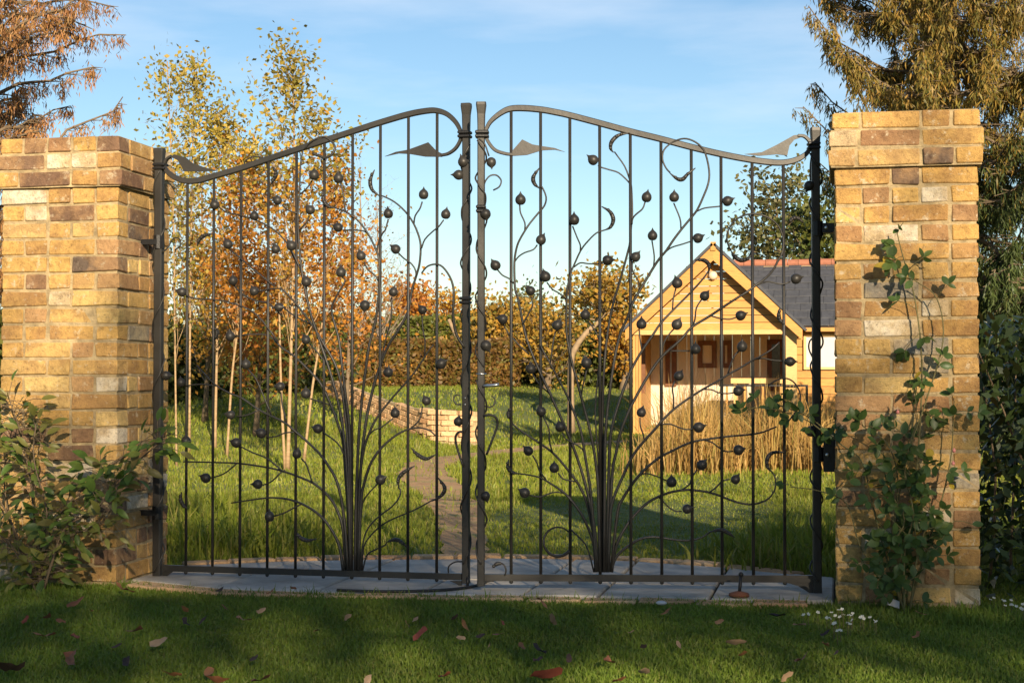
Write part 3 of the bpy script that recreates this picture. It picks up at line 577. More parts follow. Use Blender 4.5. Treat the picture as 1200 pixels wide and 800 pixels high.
RS = [[(634, 405), (636, 410), (647.5, 431), (657, 449), (667, 468.6), (670, 476.5), (680, 502.5), (685, 530), (691, 567.5), (694, 598), (699, 670)],
      [(709, 269.5), (699, 273), (689.5, 282), (680.6, 293.4), (671.6, 313), (669.4, 318.6), (665, 337), (664, 352), (664, 390), (669.5, 421), (676.5, 447.5), (681, 465), (691, 502.5), (697.6, 538), (701, 575.6), (703, 670)],
      [(671, 265), (676.5, 278.8), (680, 287), (680, 294)], [(706, 308), (702.5, 309), (689.5, 309), (680, 308), (672.4, 313)], [(641, 331), (647.5, 339), (655.6, 343.8), (663, 351)],
      [(632, 220.5), (635, 219), (640, 231), (638, 241), (631, 249.5), (621.5, 261), (615, 270.6), (607.7, 283.6), (604.4, 295), (602.8, 308), (603, 327.5), (604, 340.5), (607, 350), (612, 375), (618, 400), (630, 430), (645, 462), (662, 500), (676, 535), (688, 575), (697, 620), (700, 670)],
      [(609, 240), (610, 249.5), (615, 261), (615, 270)], [(629.6, 287), (624.8, 292.6), (615, 296), (607.7, 300.7), (603, 307)], [(583, 316), (589, 322.6), (597, 326.7), (603, 333)],
      [(597, 484), (600, 495), (608.5, 503), (621.5, 512), (633, 519.6), (647.5, 530), (662, 546), (673.5, 561), (680, 571), (688, 590), (696, 630), (698, 670)],
      [(636, 487), (643.4, 502.5), (644, 517), (647.5, 530)], [(659, 506), (662, 513), (670, 518), (680, 523.6), (685, 530)], [(624, 533), (629.6, 543), (632, 551), (640, 562)],
      [(606, 554.5), (618, 556), (633, 559.4), (646, 566.7), (657, 574), (666, 582), (680, 600), (689.5, 619), (696, 640), (698, 670)], [(654, 554), (660.5, 561), (675, 564)], [(620, 580), (633, 582), (641, 579), (651, 576.4), (664, 579), (674, 590)],
      circ+[], [(669, 620), (673, 624), (683, 633.6), (689.5, 645), (696, 670)],
      [(689, 376), (695, 384), (702, 398), (703, 415), (701, 438), (697.5, 478), (698.4, 502.5), (702, 560), (704, 670)], [(688, 431), (684, 448), (681, 462)],
      [(720, 178), (732, 195), (738, 211), (740, 220), (741, 248), (740, 262), (738, 285), (735.8, 295), (727, 327.5), (718, 358), (712, 390), (708, 430), (706, 480), (706, 560), (706, 670)],
      [(701, 194), (704, 196), (714, 199), (725, 202.6), (735, 211.5), (738.5, 216)], [(756, 236.5), (753, 244.6), (745.6, 251), (741.5, 256), (740.5, 263)],
      [(785.4, 202.6), (780.5, 197), (776.4, 187), (778, 176), (787, 167.6), (798, 163), (808, 163.5), (819, 169.5), (826.6, 180), (831, 200), (830, 215), (824, 231), (817, 246), (809.5, 255.6), (800, 267), (790, 280), (780.5, 294), (774, 301.5), (766, 313), (749.6, 340.5), (741.5, 355), (735.8, 371), (727, 390.6), (720, 421), (713, 470), (710, 502), (709, 531), (708, 670)],
      [(764, 282), (766.7, 300), (766, 312)], [(789.5, 238), (796.8, 256), (798, 268)], [(846, 241), (842, 242), (826, 243.8), (817, 247.5)], [(812, 282), (800, 286), (787, 290), (779, 296)], [(741, 306), (741.5, 318), (748, 329), (749, 341)],
      [(830, 318), (826.6, 323), (821, 330), (808, 344), (790, 362), (774, 379), (764, 394), (753, 410), (741.5, 429.6), (732.6, 451), (723.6, 477), (717, 502.5), (714, 535), (711, 670)],
      [(792, 338), (789, 350), (788, 364)], [(749, 386), (750, 397), (752, 409)], [(790, 385), (784.6, 391), (778, 402), (775, 420)],
      [(856.6, 294), (852.6, 284.6), (852, 275), (855, 267), (861.5, 258), (874.5, 251.6), (887.5, 251), (900.5, 255), (912, 264.6), (918, 280), (917, 295), (911, 307), (905.4, 317), (897, 326), (886, 334), (876, 341.5), (863, 349.6), (847, 360), (830.6, 371), (811, 383), (800, 395.5), (790, 405), (780.5, 413), (767.5, 428), (753, 451), (741.5, 472), (735, 486), (727, 507), (722, 530), (717, 561), (713, 670)],
      [(822, 351), (816, 361), (814.4, 374), (811, 384)], [(863, 371.6), (855, 374), (843.6, 373), (833, 370)], [(926, 330), (916, 333), (901, 330), (893, 331.5), (883, 336)], [(808, 411), (798, 411), (783, 411)],
      [(913.5, 401), (904, 409.5), (891, 417.6), (882.6, 421.7), (868, 430.6), (852, 439.6), (839, 447.7), (824, 455.8), (808, 466), (790, 479), (775.6, 493), (769, 501), (754.5, 517), (741.5, 534), (728.5, 561), (719, 584), (715, 605), (713, 670)],
      [(750, 489), (750.4, 499), (753.7, 509), (755, 516)], [(791, 446), (788, 454), (789.4, 467), (789, 480)], [(860, 460), (852, 461), (842, 460), (834, 456.5), (823, 456)], [(866, 411), (861.5, 416), (856.6, 426), (853, 438)], [(919, 423), (904, 421.7), (894, 419.7), (884, 421)],
      [(910, 499.7), (902, 503), (891, 507), (874.5, 509.4), (855, 511), (835.5, 513.5), (814.4, 516.8), (800, 522), (787, 528.5), (774, 535), (761, 545), (749.6, 556), (738, 571), (730, 584), (723.6, 600), (716, 670)],
      [(813, 502), (804.6, 503), (796.5, 501), (786, 497), (773, 497)], [(859, 528.5), (850, 528.7), (842, 523.8), (834, 518), (825, 515.5)], [(781, 563), (767.5, 557), (756, 554.5), (748, 558)],
      [(905, 553), (908.6, 560), (908, 573), (900.5, 584), (887.5, 589.6), (874.5, 590.4), (860, 587), (843.6, 580.7), (830.6, 576.6), (813, 574), (800, 574), (784, 577), (771, 582), (758, 589.5), (743, 604), (732, 619), (723.6, 635), (719, 653), (717, 670)],
      [(817, 550), (811, 558.8), (808, 567), (799, 574)], [(855, 561.5), (846, 563.6), (840, 570), (831, 577)], [(799, 598.6), (792, 598.7), (783.8, 594), (772, 582)],
      [(833, 622), (822.5, 629.4), (806, 633), (790, 632), (777, 630), (764, 628.8), (751, 631), (740, 637), (727, 646.6), (720, 656), (716, 670)],
      [(900, 452), (907.6, 446.6), (919, 443), (929, 446.6), (936, 456), (938, 466), (936, 477.5), (929, 487), (921, 497)], [(955, 394), (949, 399.5), (948, 409), (954, 422)], [(951.5, 179), (949.6, 193.6), (949.5, 212)], [(561.5, 163), (568, 168.5), (573, 183)],
      [(588, 659.6), (591, 662), (593, 668), (591.5, 674)], [(567, 218), (569, 212), (573.6, 206.5), (579, 205), (583.5, 206.5), (587.4, 212), (585, 219), (578, 223)],
      [(590, 380), (597, 392), (610, 406), (620, 415)], [(651, 388), (648, 402), (645, 425)], [(624, 438), (632, 450), (645, 462)], [(622, 347), (624, 358), (617, 372), (613, 380)]]
for q in RS: GR.stem(q, .0034, .0072 if len(q) > 9 else .0036)
for q in ([(632, 197), (625, 207.5), (626.4, 215.6), (632.5, 221)], [(738, 156), (725, 158.7), (717, 166), (715.5, 174), (719, 179)], [(705, 242), (714.7, 248), (718.7, 257), (715.5, 266), (708, 270)], [(785, 203), (793.5, 209.5), (800, 210), (806, 204), (815, 197)],
          [(857, 294), (860, 300), (868, 305), (876, 303.5), (881, 298)], [(814, 305), (825, 305), (831, 311), (830, 321)], [(914, 360), (912.5, 369), (914, 375), (919, 380)], [(921, 530), (906, 530), (899, 537.4), (899.5, 547), (906, 554)], [(925, 261), (928, 257), (934, 255.5), (942, 261)],
          [(832, 623), (843.6, 620.5), (853, 624), (861, 629.5)], [(577, 664), (583, 660), (589, 660)], [(596, 538), (595, 547), (600, 553), (608, 555)], [(598, 478), (595.5, 485), (597, 491)]):
    GR.pea(q)
GR.stem([(567, 475), (573, 477), (579, 474), (580, 468), (576, 463.5)], .004, .003, 'tendril'); GR.stem([(567, 487), (575, 486), (581, 489), (583, 496), (580, 507), (575, 520), (570, 533)], .0062, .005, 'handle', .02)
GR.part('latch_lever', MB().tube([GR.g(566, 452, .02), GR.g(576, 451.5, .03), GR.g(585, 450.5, .03)], .007, 8, 2), 'steel')
for vv, big in ((268, 0), (532, 1)):
    a = GR.g(966, vv); mb = MB().add(*box_vf((1.461+.02, -.05 if big else -.035, a.z-(.07 if big else .02)), (1.529, .02, a.z+(.07 if big else .02)))); mb.tube([(1.461, -.005, a.z-.03), (1.461, -.005, a.z+.03)], .024, 10, 1)
    h_ = GR.part('hinge', mb, 'iron_dark', False)
    q = Vector((1.497, -.037 if not big else -.052, a.z)); MB().add([q+Vector((e[0]*.009, e[2]*.004, e[1]*.009)) for e in SPH[0]], SPH[1]).build('bolt', M['steel'], h_, True)

# ------------------------------------------------------------------ stone threshold with brick edging, stop and cable
th = bpy.data.objects.new('threshold', None); col.objects.link(th); th['kind'] = 'structure'; WL['threshold'] = Vector((0, 0, 0))
back = [at_z(u, v) for u, v in ((180, 663.5), (262, 660), (330, 657), (400, 655), (480, 654), (560, 653.5), (640, 654), (720, 656), (790, 659), (850, 664), (905, 670), (960, 675))]
bx = [p_.x for p_ in back]; by = [p_.y for p_ in back]
def back_y(x): return float(np.interp(x, bx, by))
front = [at_z(u, v) for u, v in ((150, 678), (190, 683), (262, 689), (330, 691.5), (430, 693.5), (554, 696), (700, 698), (830, 700), (912, 702), (985, 703))]
fx = [p_.x for p_ in front]; fyy = [p_.y for p_ in front]
def front_y(x): return float(np.interp(x, fx, fyy))
MB().add([(x, front_y(x)-.02, -.018) for x in np.linspace(-1.53, 1.53, 14)]+[(x, back_y(x)+.02, -.018) for x in np.linspace(1.53, -1.53, 14)], [tuple(range(28))]).build('bedding', M['soil'], th)
js = [-1.525, -1.06, -.60, -.16, .27, .58, 1.03, 1.525]
for i in range(len(js)-1):
    for (ya, yb) in ((None, .14), (.14, None)):
        x0, x1 = js[i]+.006, js[i+1]-.006
        q0 = back_y(x0)-.005 if yb is None else yb-.006; q1 = back_y(x1)-.005 if yb is None else yb-.006; y0 = (front_y(x0) if ya is None else ya)+.006; y1 = (front_y(x1) if ya is None else ya)+.006; z = rnd.uniform(-.003, .002)
        sl = .0; c = .006
        v = [(x0, y0, z-.03), (x1, y1, z-.03), (x1, q1, z-.03), (x0, q0, z-.03), (x0, y0, z-c), (x1, y1, z-c), (x1, q1, z-c), (x0, q0, z-c), (x0+c, y0+c, z), (x1-c, y1+c, z), (x1-c, q1-c, z), (x0+c, q0-c, z)]
        f = [(0, 1, 5, 4), (1, 2, 6, 5), (2, 3, 7, 6), (3, 0, 4, 7), (4, 5, 9, 8), (5, 6, 10, 9), (6, 7, 11, 10), (7, 4, 8, 11), (8, 9, 10, 11)]
        MB().add(v, f).build('slab', M['slab'], th)
EDGE = [MB().add(*chamfer_box(.215, .1, .065, .006, .003)).mesh('brick') for _ in range(3)]
for m_ in EDGE: m_.materials.append(M['brick_orange'])
P = catmull(back, 8); acc = 0; last = None; pos = []
for i in range(1, len(P)):
    a, b = P[i-1], P[i]; seg = (b-a).length; s_ = 0
    while acc+seg-s_ >= .225 if last is not None else True:
        if last is None: pos.append((a, (b-a))); last = 1; acc = 0; break
        s_ += .225-acc; acc = 0; pos.append((a+(b-a)*(s_/seg), (b-a)))
    acc += seg-s_
for (q, d) in pos:
    if abs(q.x) < 1.5 or q.y > .35: put('brick', rnd.choice(EDGE), None, th, (q.x, q.y+.055, -.026+rnd.uniform(-.004, .006)), (0, 0, math.atan2(d.y, d.x)+rnd.gauss(0, .02)))
x = -1.36
while x < 1.5:
    an = math.atan2(front_y(x+.1)-front_y(x-.1), .2)
    put('brick', rnd.choice(EDGE), None, th, (x, front_y(x)-.055+rnd.gauss(0, .004), -.036+rnd.uniform(-.004, .004)), (rnd.gauss(0, .03), 0, an+rnd.gauss(0, .02))); x += .226*math.cos(an)
g0 = at_z(866, 699, .0); st = thing('gate_stop', (g0.x, g0.y, 0), 'short iron stop rod standing on the stone threshold', 'gate stop')
MB().tube([(g0.x, g0.y, .0), (g0.x+.008, g0.y+.005, .085)], .007, 8, 1).add([Vector((g0.x+.008, g0.y+.005, .09))+Vector(e)*.011 for e in SPH[0]], SPH[1]).build('rod', M['iron_dark'], st, True)
MB().add([Vector((g0.x, g0.y, .003))+Vector(q) for q in lathe_vf([(0, 0), (.042, 0), (.04, .012), (.012, .02), (0, .02)], 12)[0]], lathe_vf([(0, 0), (.042, 0), (.04, .012), (.012, .02), (0, .02)], 12)[1]).build('base', plain('rust', (.16, .06, .03), .9), st, True)
tag(put('cable', MB().tube([at_z(u, v, .006) for u, v in ((395, 691), (440, 692.5), (490, 692), (530, 690), (557, 686), (569, 681.5), (575, 676))], .0065, 7, 4).mesh('cable', True), M['rubber']), 'thin black cable curving over the slabs between the gate leaves', 'cable')
# ------------------------------------------------------------------ summer house
def zg(x, y): return float(hgt(x, y))
Y0 = 25.3
sh = thing('summer_house', at_y(840, 500, Y0), 'honey timber summer house with gabled porch and dark slate roof', 'summer house')
def X(u, y=Y0): return at_y(u, 440, y).x
def Z(v, y=Y0, u=840): return at_y(u, v, y).z
gz0 = zg(0, Y0)-.15
xl, xr, xa = X(735), X(941), X(837.5); zb = Z(386.5); za = Z(289)
xpl, xpr = X(742), X(934); D = 2.6; xe = X(1090)
def bx(name, a, b, mat, parent=None): return MB().add(*box_vf(a, b)).build(name, M[mat], sh if parent is None else parent)
slope = (za-zb)/(xa-xl)
# gable boards, one by one
nb = 10; bh = (za-.2-zb)/nb
for i in range(nb):
    z0 = zb+.005+i*bh; z1 = z0+bh-.012; yy = Y0-.02-rnd.uniform(0, .004)
    h0 = (za-.12-z0)/slope; h1 = max(.02, (za-.12-z1)/slope)
    v = [(xa-h0, yy, z0), (xa+h0, yy, z0), (xa+h1, yy+.008, z1), (xa-h1, yy+.008, z1)]; v += [(a, Y0+.02, c) for a, b, c in v]
    MB().add(v, [(0, 1, 2, 3), (7, 6, 5, 4), (0, 4, 5, 1), (1, 5, 6, 2), (2, 6, 7, 3), (3, 7, 4, 0)]).build('board', M['timber'], sh)
bx('beam', (xpl-.05, Y0-.07, zb-.09), (xpr+.05, Y0+.06, zb), 'timber_pale')
# barge boards
for sgn, name in ((-1, 'barge_board'), (1, 'barge_board')):
    xo = xl if sgn < 0 else xr; nrm = Vector((sgn*slope, 0, 1)).normalized(); d = Vector((xo-xa, 0, zb-za)); wv = nrm*.30
    y0, y1 = Y0-.30, Y0-.255; a = Vector((xa, 0, za)); b = a+d
    dn = Vector((0, 0, -.29))
    v = [a+Vector((0, y0, 0)), b+Vector((0, y0, 0)), b+dn*.75+Vector((0, y0, 0)), a+dn+Vector((0, y0, 0))]; v += [q+Vector((0, y1-y0, 0)) for q in v]
    MB().add(v, [(0, 1, 2, 3) if sgn < 0 else (3, 2, 1, 0), (7, 6, 5, 4), (0, 4, 5, 1), (1, 5, 6, 2), (2, 6, 7, 3), (3, 7, 4, 0)]).build('barge_board', M['timber_pale' if False else 'timber'], sh)
    # gable roof slope, back into the main roof
    e = nrm*.05; yb = Y0+2.6
    v = [a+Vector((0, y0-.03, .01)), b+Vector((0, y0-.03, .01))+d*.03, b+Vector((0, yb-1.2, .01))+d*.03, a+Vector((0, yb, .01))]; v += [q+e for q in v]
    MB().add(v, [(0, 1, 2, 3), (7, 6, 5, 4), (0, 4, 5, 1), (1, 5, 6, 2), (2, 6, 7, 3), (3, 7, 4, 0)]).build('roof', M['slate'], sh)
bx('finial', (xa-.05, Y0-.33, za-.1), (xa+.05, Y0-.25, za+.07), 'timber')
MB().add([Vector((X(836), Y0-.03, Z(323)))+Vector((q[0], -q[2], q[1])) for q in lathe_vf([(0, 0), (.09, 0), (.09, .05), (.06, .1), (0, .11)], 12)[0]], lathe_vf([(0, 0), (.09, 0), (.09, .05), (.06, .1), (0, .11)], 12)[1]).build('porch_lamp', M['timber_cream'], sh, True)
# posts and side walls of the porch
n = 3; ww = (X(752)-xpl)/n
for i in range(n): bx('board', (xpl+i*ww, Y0-.03-rnd.uniform(0, .006), gz0), (xpl+(i+1)*ww-.008, Y0+.03, zb-.09), 'timber_v')
bx('post', (X(921), Y0-.05, gz0), (xpr, Y0+.1, zb-.09), 'timber_pale')
zf = Z(506)
# left side wall of the porch with a window in it
for (a, b) in ((Y0+.03, Y0+.5), (Y0+1.5, Y0+D)): bx('side_wall', (xpl, a, gz0), (xpl+.06, b, zb-.02), 'timber_v')
bx('side_wall', (xpl+.001, Y0+.5, gz0), (xpl+.061, Y0+1.5, zf+.75), 'timber_v'); bx('side_wall', (xpl+.001, Y0+.5, zb-.22), (xpl+.061, Y0+1.5, zb-.02), 'timber_v')
fr = bx('window', (xpl-.01, Y0+.5, zf+.75), (xpl+.075, Y0+.56, zb-.22), 'frame'); bx('window', (xpl-.01, Y0+1.44, zf+.75), (xpl+.075, Y0+1.5, zb-.22), 'frame')
bx('floor', (xpl, Y0-.05, gz0), (xpr, Y0+D, zf), 'timber')
bx('ceiling', (xpl, Y0+.06, zb-.03), (xpr+.6, Y0+D, zb+.03), 'timber_cream')
yb = Y0+D
# back wall boards
nbb = 22; x = xpl+.06; wb = (X(1000, yb)-x)/nbb
for i in range(nbb): bx('board', (x+i*wb, yb-rnd.uniform(0, .006), zf), (x+(i+1)*wb-.006, yb+.05, zb), 'timber_cream')
def window(u0, v0, u1, v1, y, glass, fw=.09, mid=False, mat='frame'):
    x0, x1 = X(u0, y), X(u1, y); z1, z0 = Z(v0, y), Z(v1, y); mb = MB()
    mb.box((x0, y-.06, z0), (x0+fw, y-.004, z1)).box((x1-fw, y-.06, z0), (x1, y-.004, z1)).box((x0+fw, y-.058, z1-fw), (x1-fw, y-.006, z1)).box((x0+fw, y-.058, z0), (x1-fw, y-.006, z0+fw))
    if mid: mb.box(((x0+x1)/2-fw*.4, y-.057, z0+fw), ((x0+x1)/2+fw*.4, y-.007, z1-fw))
    f_ = mb.build('window', M[mat], sh); MB().box((x0+fw*.9, y-.03, z0+fw*.9), (x1-fw*.9, y-.015, z1-fw*.9)).build('pane', M[glass], f_); return f_
window(818, 399, 840, 431, yb-.02, 'timber_cream', .1); window(844, 399, 858, 431, yb-.02, 'timber_cream', .1)
window(780, 399, 793, 452, yb-.02, 'blind', .1); window(899, 398, 920, 458, yb-.02, 'glass', .1)
# main wing on the right
yw = Y0+.35; zt = Z(388, yw)
nbr = 14; hb = (zt-gz0)/nbr
for i in range(nbr): bx('board', (xpr-.02, yw-rnd.uniform(0, .006), gz0+i*hb), (xe, yw+.05, gz0+(i+1)*hb-.012), 'timber')
bx('wall', (xpr-.02, yw+.05, gz0), (xpr+.04, yw+D-.2, zt), 'timber_v')
bx('fascia', (xr-.25, yw-.3, Z(389, yw-.3)), (xe+.2, yw-.26, Z(382, yw-.3)), 'timber')
window(942, 392, 992, 433, yw-.012, 'blind', .05, False, 'timber_pale')
ze = Z(382.5, yw-.3); yr_ = yw+2.3; zr = Z(309, yr_, 920)
nsl = 9
mb = MB(); x0 = xa+.1
for i in range(nsl):                                                    # overlapping slate courses
    t0, t1 = i/nsl, min(1, (i+1.25)/nsl); k = .022
    ya, yb2 = yw-.34+(yr_-yw+.34)*t0, yw-.34+(yr_-yw+.34)*t1; z0_, z1_ = ze+(zr-ze)*t0+k, ze+(zr-ze)*t1+.002
    q = x0; first = True
    while q < xe+.3:
        wd_ = rnd.uniform(.24, .28); 
        if i % 2 and first: wd_ *= .5
        first = False
        dz = rnd.uniform(-.004, .004)
        mb.add([(q, ya, z0_+dz), (q+wd_-.006, ya, z0_+dz), (q+wd_-.006, yb2, z1_+dz), (q, yb2, z1_+dz), (q, ya, z0_-.014+dz), (q+wd_-.006, ya, z0_-.014+dz)], [(0, 1, 2, 3), (4, 5, 1, 0)]); q += wd_
mb.build('slate_roof', M['slate'], sh, kind='stuff')
MB().add([(x0, yw-.33, ze-.02), (xe+.3, yw-.33, ze-.02), (xe+.3, yr_, zr-.02), (x0, yr_, zr-.02), (xe+.3, yr_+2.3, ze-.02), (x0, yr_+2.3, ze-.02)], [(0, 1, 2, 3), (3, 2, 4, 5)]).build('roof', M['slate'], sh)
q = X(866, yr_)
RT = MB().add(*tube_vf([(-.11, 0, 0), (.11, 0, 0)], .10, 10, 1)).mesh('ridge_tile'); RT.materials.append(M['ridge'])
while q < xe+.3: put('ridge_tile', RT, None, sh, (q, yr_, zr-.005+rnd.uniform(-.004, .004))); q += .228
bx('ridge_board', (X(866, yr_), yr_-.14, zr-.14), (xe+.3, yr_-.1, zr-.06), 'timber_pale')
# porch rail and bench
ra = MB(); zr2 = Z(450.5, Y0-.1); ra.box((X(843), Y0-.12, zr2-.035), (X(947), Y0-.07, zr2))
ra.box((X(944), Y0-.119, zf-.2), (X(947), Y0-.071, zr2-.035)); ra.build('hand_rail', M['iron_dark'], sh)
for u in (851, 872, 893, 914): bx('baluster', (X(u), Y0-.115, zf-.1), (X(u)+.04, Y0-.075, zr2-.035), 'timber')
be = thing('porch_bench', (X(880), Y0+1.2, zf), 'pale wooden bench on the porch of the summer house', 'bench')
MB().box((X(853), Y0+.9, Z(449, Y0+.9)), (X(919), Y0+1.35, Z(443, Y0+.9))).build('seat', M['timber_pale'], be)
for u in (856, 914):
    for yy in (.95, 1.25): MB().box((X(u), Y0+yy, zf), (X(u)+.07, Y0+yy+.07, Z(449, Y0+.9)-.001)).build('leg', M['timber_pale'], be)

# ------------------------------------------------------------------ low curving brick wall in the lawn
wt = thing('garden_wall', at_z(500, 512), 'low curving wall of orange bricks across the rear lawn', 'wall')
pts = [(560, 513.5, 24.3), (548, 513.5, 24.2), (525, 512.5, 24.2), (505, 511, 24.4), (485, 504, 25), (460, 493, 25.7), (430, 479, 26.5), (408, 469, 27.2), (386, 460, 27.9)]
wp = [at_d(u, v, d) for u, v, d in pts]; wp = catmull(wp, 6)
WBR = [MB().add(*chamfer_box(.22, .12, .07, .006, .004)).mesh('brick') for _ in range(4)]
for m_ in WBR: m_.materials.append(M['brick_orange'])
core = MB(); far = MB(); cnt = 0; run = 0; acc = .12
hw = np.interp(np.linspace(0, 1, len(wp)), [0, .38, .62, 1], [.41, .40, .30, .21])
for i in range(len(wp)-1):
    a, b = wp[i], wp[i+1]; d = b-a; l = Vector((d.x, d.y, 0)).length; n_ = Vector((-d.y, d.x, 0)).normalized()
    hh = hw[i]; za_, zb_ = a.z, b.z
    v = [a-n_*.04, b-n_*.04, b+n_*.04, a+n_*.04]; v = [q-Vector((0, 0, .12)) for q in v]+[q+Vector((0, 0, hh-.01)) for q in v]
    core.add(v, [(0, 3, 2, 1), (4, 5, 6, 7), (0, 1, 5, 4), (1, 2, 6, 5), (2, 3, 7, 6), (3, 0, 4, 7)])
    while acc < l:
        q = a+d*(acc/l); rz = math.atan2(d.y, d.x); pit = -math.atan2(d.z, l)
        for c in range(int(hh/.078)+1):
            off = .113 if c % 2 else 0; qq = q+d.normalized()*off+Vector((0, 0, -.02+c*.079+rnd.uniform(-.003, .003)))
            rot = (rnd.gauss(0, .01), pit+rnd.gauss(0, .01), rz+rnd.gauss(0, .02))
            if cnt < 290: put('brick', rnd.choice(WBR), None, wt, qq, rot); cnt += 1
            else:
                bv, bf = chamfer_box(.22, .12, .07, .006, .004); R = Euler(rot).to_matrix(); far.add([R @ Vector(e)+qq for e in bv], bf)
        acc += .23
    acc -= l
core.build('mortar_core', M['mortar'], wt)
if far.v: far.build('brickwork', M['brick_orange'], wt, kind='stuff')

# ------------------------------------------------------------------ trees and hedges
def tree(name, label, base, trunk, r0, bark, limbs, leafm, nleaf, lsize, seed, cat='tree', group=None, leaf_cl=.12, droop=.2, aspect=.62, twigs=0, up=.6, r1=.02, limb_r=.4, top=None):
    """trunk: list of (x, y, z) offsets; limbs: (t along the trunk, length, azimuth, rise) -> crown follows the limbs' twigs"""
    R = random.Random(seed); t = thing(name, base, label, cat, group); b = Vector(base)
    P = catmull([b+Vector(q) for q in trunk], 4); mb = MB(); mb.tube(P, (r0, r1), 8, 1)
    if len(P) != 2:
        mb = MB(); m_ = len(P); mb.tube(P, [r0*(1.35 if i == 0 else 1)*(1-i/(m_-1))+r1*i/(m_-1) for i in range(m_)], 8, 1)
    cl = []
    for (tt, ln, az, rise) in limbs:
        i = tt*(len(P)-1); j = min(int(i), len(P)-2); s0 = P[j].lerp(P[j+1], i-j); rr = (r0*(1-tt)+r1*tt)*limb_r
        d = Vector((math.cos(az)*math.cos(rise), math.sin(az)*math.cos(rise), math.sin(rise))); Q = [s0]; q = s0
        for k in range(5):
            d = (d+Vector((R.gauss(0, .16), R.gauss(0, .16), R.gauss(0, .1)+up*.12))).normalized(); q = q+d*ln/5; Q.append(q)
            if k >= 1 or ln < .5:
                for e in range(3):
                    dd = (d+Vector((R.gauss(0, .8), R.gauss(0, .8), R.gauss(0, .6)))).normalized(); l2 = ln*R.uniform(.14, .34); w_ = [q, q+dd*l2*.5, q+dd*l2+Vector((0, 0, -.06*l2))]
                    if twigs: mb.tube(w_, (rr*.3, rr*.1), 4, 1)
                    cl += [w_[1], w_[2], q]
        mb.tube(Q, (rr, rr*.25), 5, 1); cl += Q[2:]
    mb.build('trunk', M[bark], t, True)
    if nleaf:
        c = np.array([tuple(q) for q in cl]); idx = rng.integers(0, len(c), nleaf); pc = c[idx]+rng.normal(0, leaf_cl, (nleaf, 3))
        lq = leaf_quads(pc, lsize, droop=droop, aspect=aspect).reshape(-1, 4, 3); hi = np.zeros(nleaf, bool) if top is None else pc[:, 2]+rng.normal(0, .35, nleaf) > top[1]
        for nm, sl, mt in (('crown', ~hi, leafm), ('upper_crown', hi, top[0] if top else leafm)):
            if sl.sum(): put(nm, fast_mesh(nm, lq[sl].reshape(-1, 3), 4), M[mt], t, kind='stuff')
    return t
def auto_limbs(R, n, t0, t1, l0, l1, rise=.7, fl=.25): return [(t0+(t1-t0)*i/(n-1)+R.uniform(-.02, .02), (l0+(l1-l0)*i/(n-1))*R.uniform(1-fl, 1+fl), i*2.4+R.uniform(-.5, .5), rise+R.uniform(-.25, .3)) for i in range(n)]
def img_trunk(pts, d):
    P = [at_d(u, v, d) for u, v in pts]; b = P[0].copy(); b.z = zg(b.x, b.y)-.03; P[0].z = b.z; return b, [q-b for q in P]
BG_ = 'young birches planted behind the gate'
R = random.Random(3)
for k, (pts, d, r0, n, t0, l0, l1, nl, lm, lab, sd) in enumerate([
    ([(207, 540), (205, 400), (203, 250), (196, 72)], 16.5, .026, 24, .28, .9, .36, 1100, 'birch_green', 'slim young birch nearest the left pillar, its yellow green top rising in a thin spire', 11),
    ([(222, 505), (223, 350), (225, 220), (228, 80)], 18.5, .034, 26, .25, 1.0, .36, 1600, 'birch_green', 'young birch with a twin of the thin spire beside the left pillar, leaves yellow', 12),
    ([(252, 500), (254, 420), (258, 260), (264, 150)], 19, .045, 26, .3, 1.15, .4, 3100, 'birch_gold', 'birch with a straight stout trunk between the second and third bars of the left leaf', 13),
    ([(266, 490), (272, 440), (279, 380), (288, 270), (300, 185)], 18, .036, 26, .3, 1.1, .4, 3200, 'birch_orange', 'birch with a trunk leaning right behind the left gate leaf, crown golden orange', 14),
    ([(337, 552), (340, 450), (343, 330), (345, 200), (343, 74)], 16, .05, 36, .3, 1.15, .4, 2700, 'birch_gold', 'tallest birch with a pale twin trunk, behind the middle of the left gate leaf', 15),
    ([(356, 520), (366, 455), (376, 390), (386, 300), (398, 190)], 17.5, .038, 28, .32, 1.1, .4, 3000, 'birch_orange', 'orange birch leaning right, last of the row before the curving brick wall', 16)]):
    b, tr = img_trunk(pts, d); t = tree('birch_tree', lab, b, tr, r0*.42, 'birch_bark', auto_limbs(R, int(n*1.25), t0, .97, l0, l1, 1.12), lm, nl, .056, sd, group=BG_, leaf_cl=.085, twigs=1, r1=.006, top=('birch_green', at_d(300, 205, d).z), limb_r=.38)
    if k == 4:
        P = [at_d(u, v, d) for u, v in [(334, 550), (330, 470), (328, 400), (326, 300), (320, 190)]]; MB().tube(P, (.016, .005), 8, 3).build('trunk', M['birch_bark'], t, True)
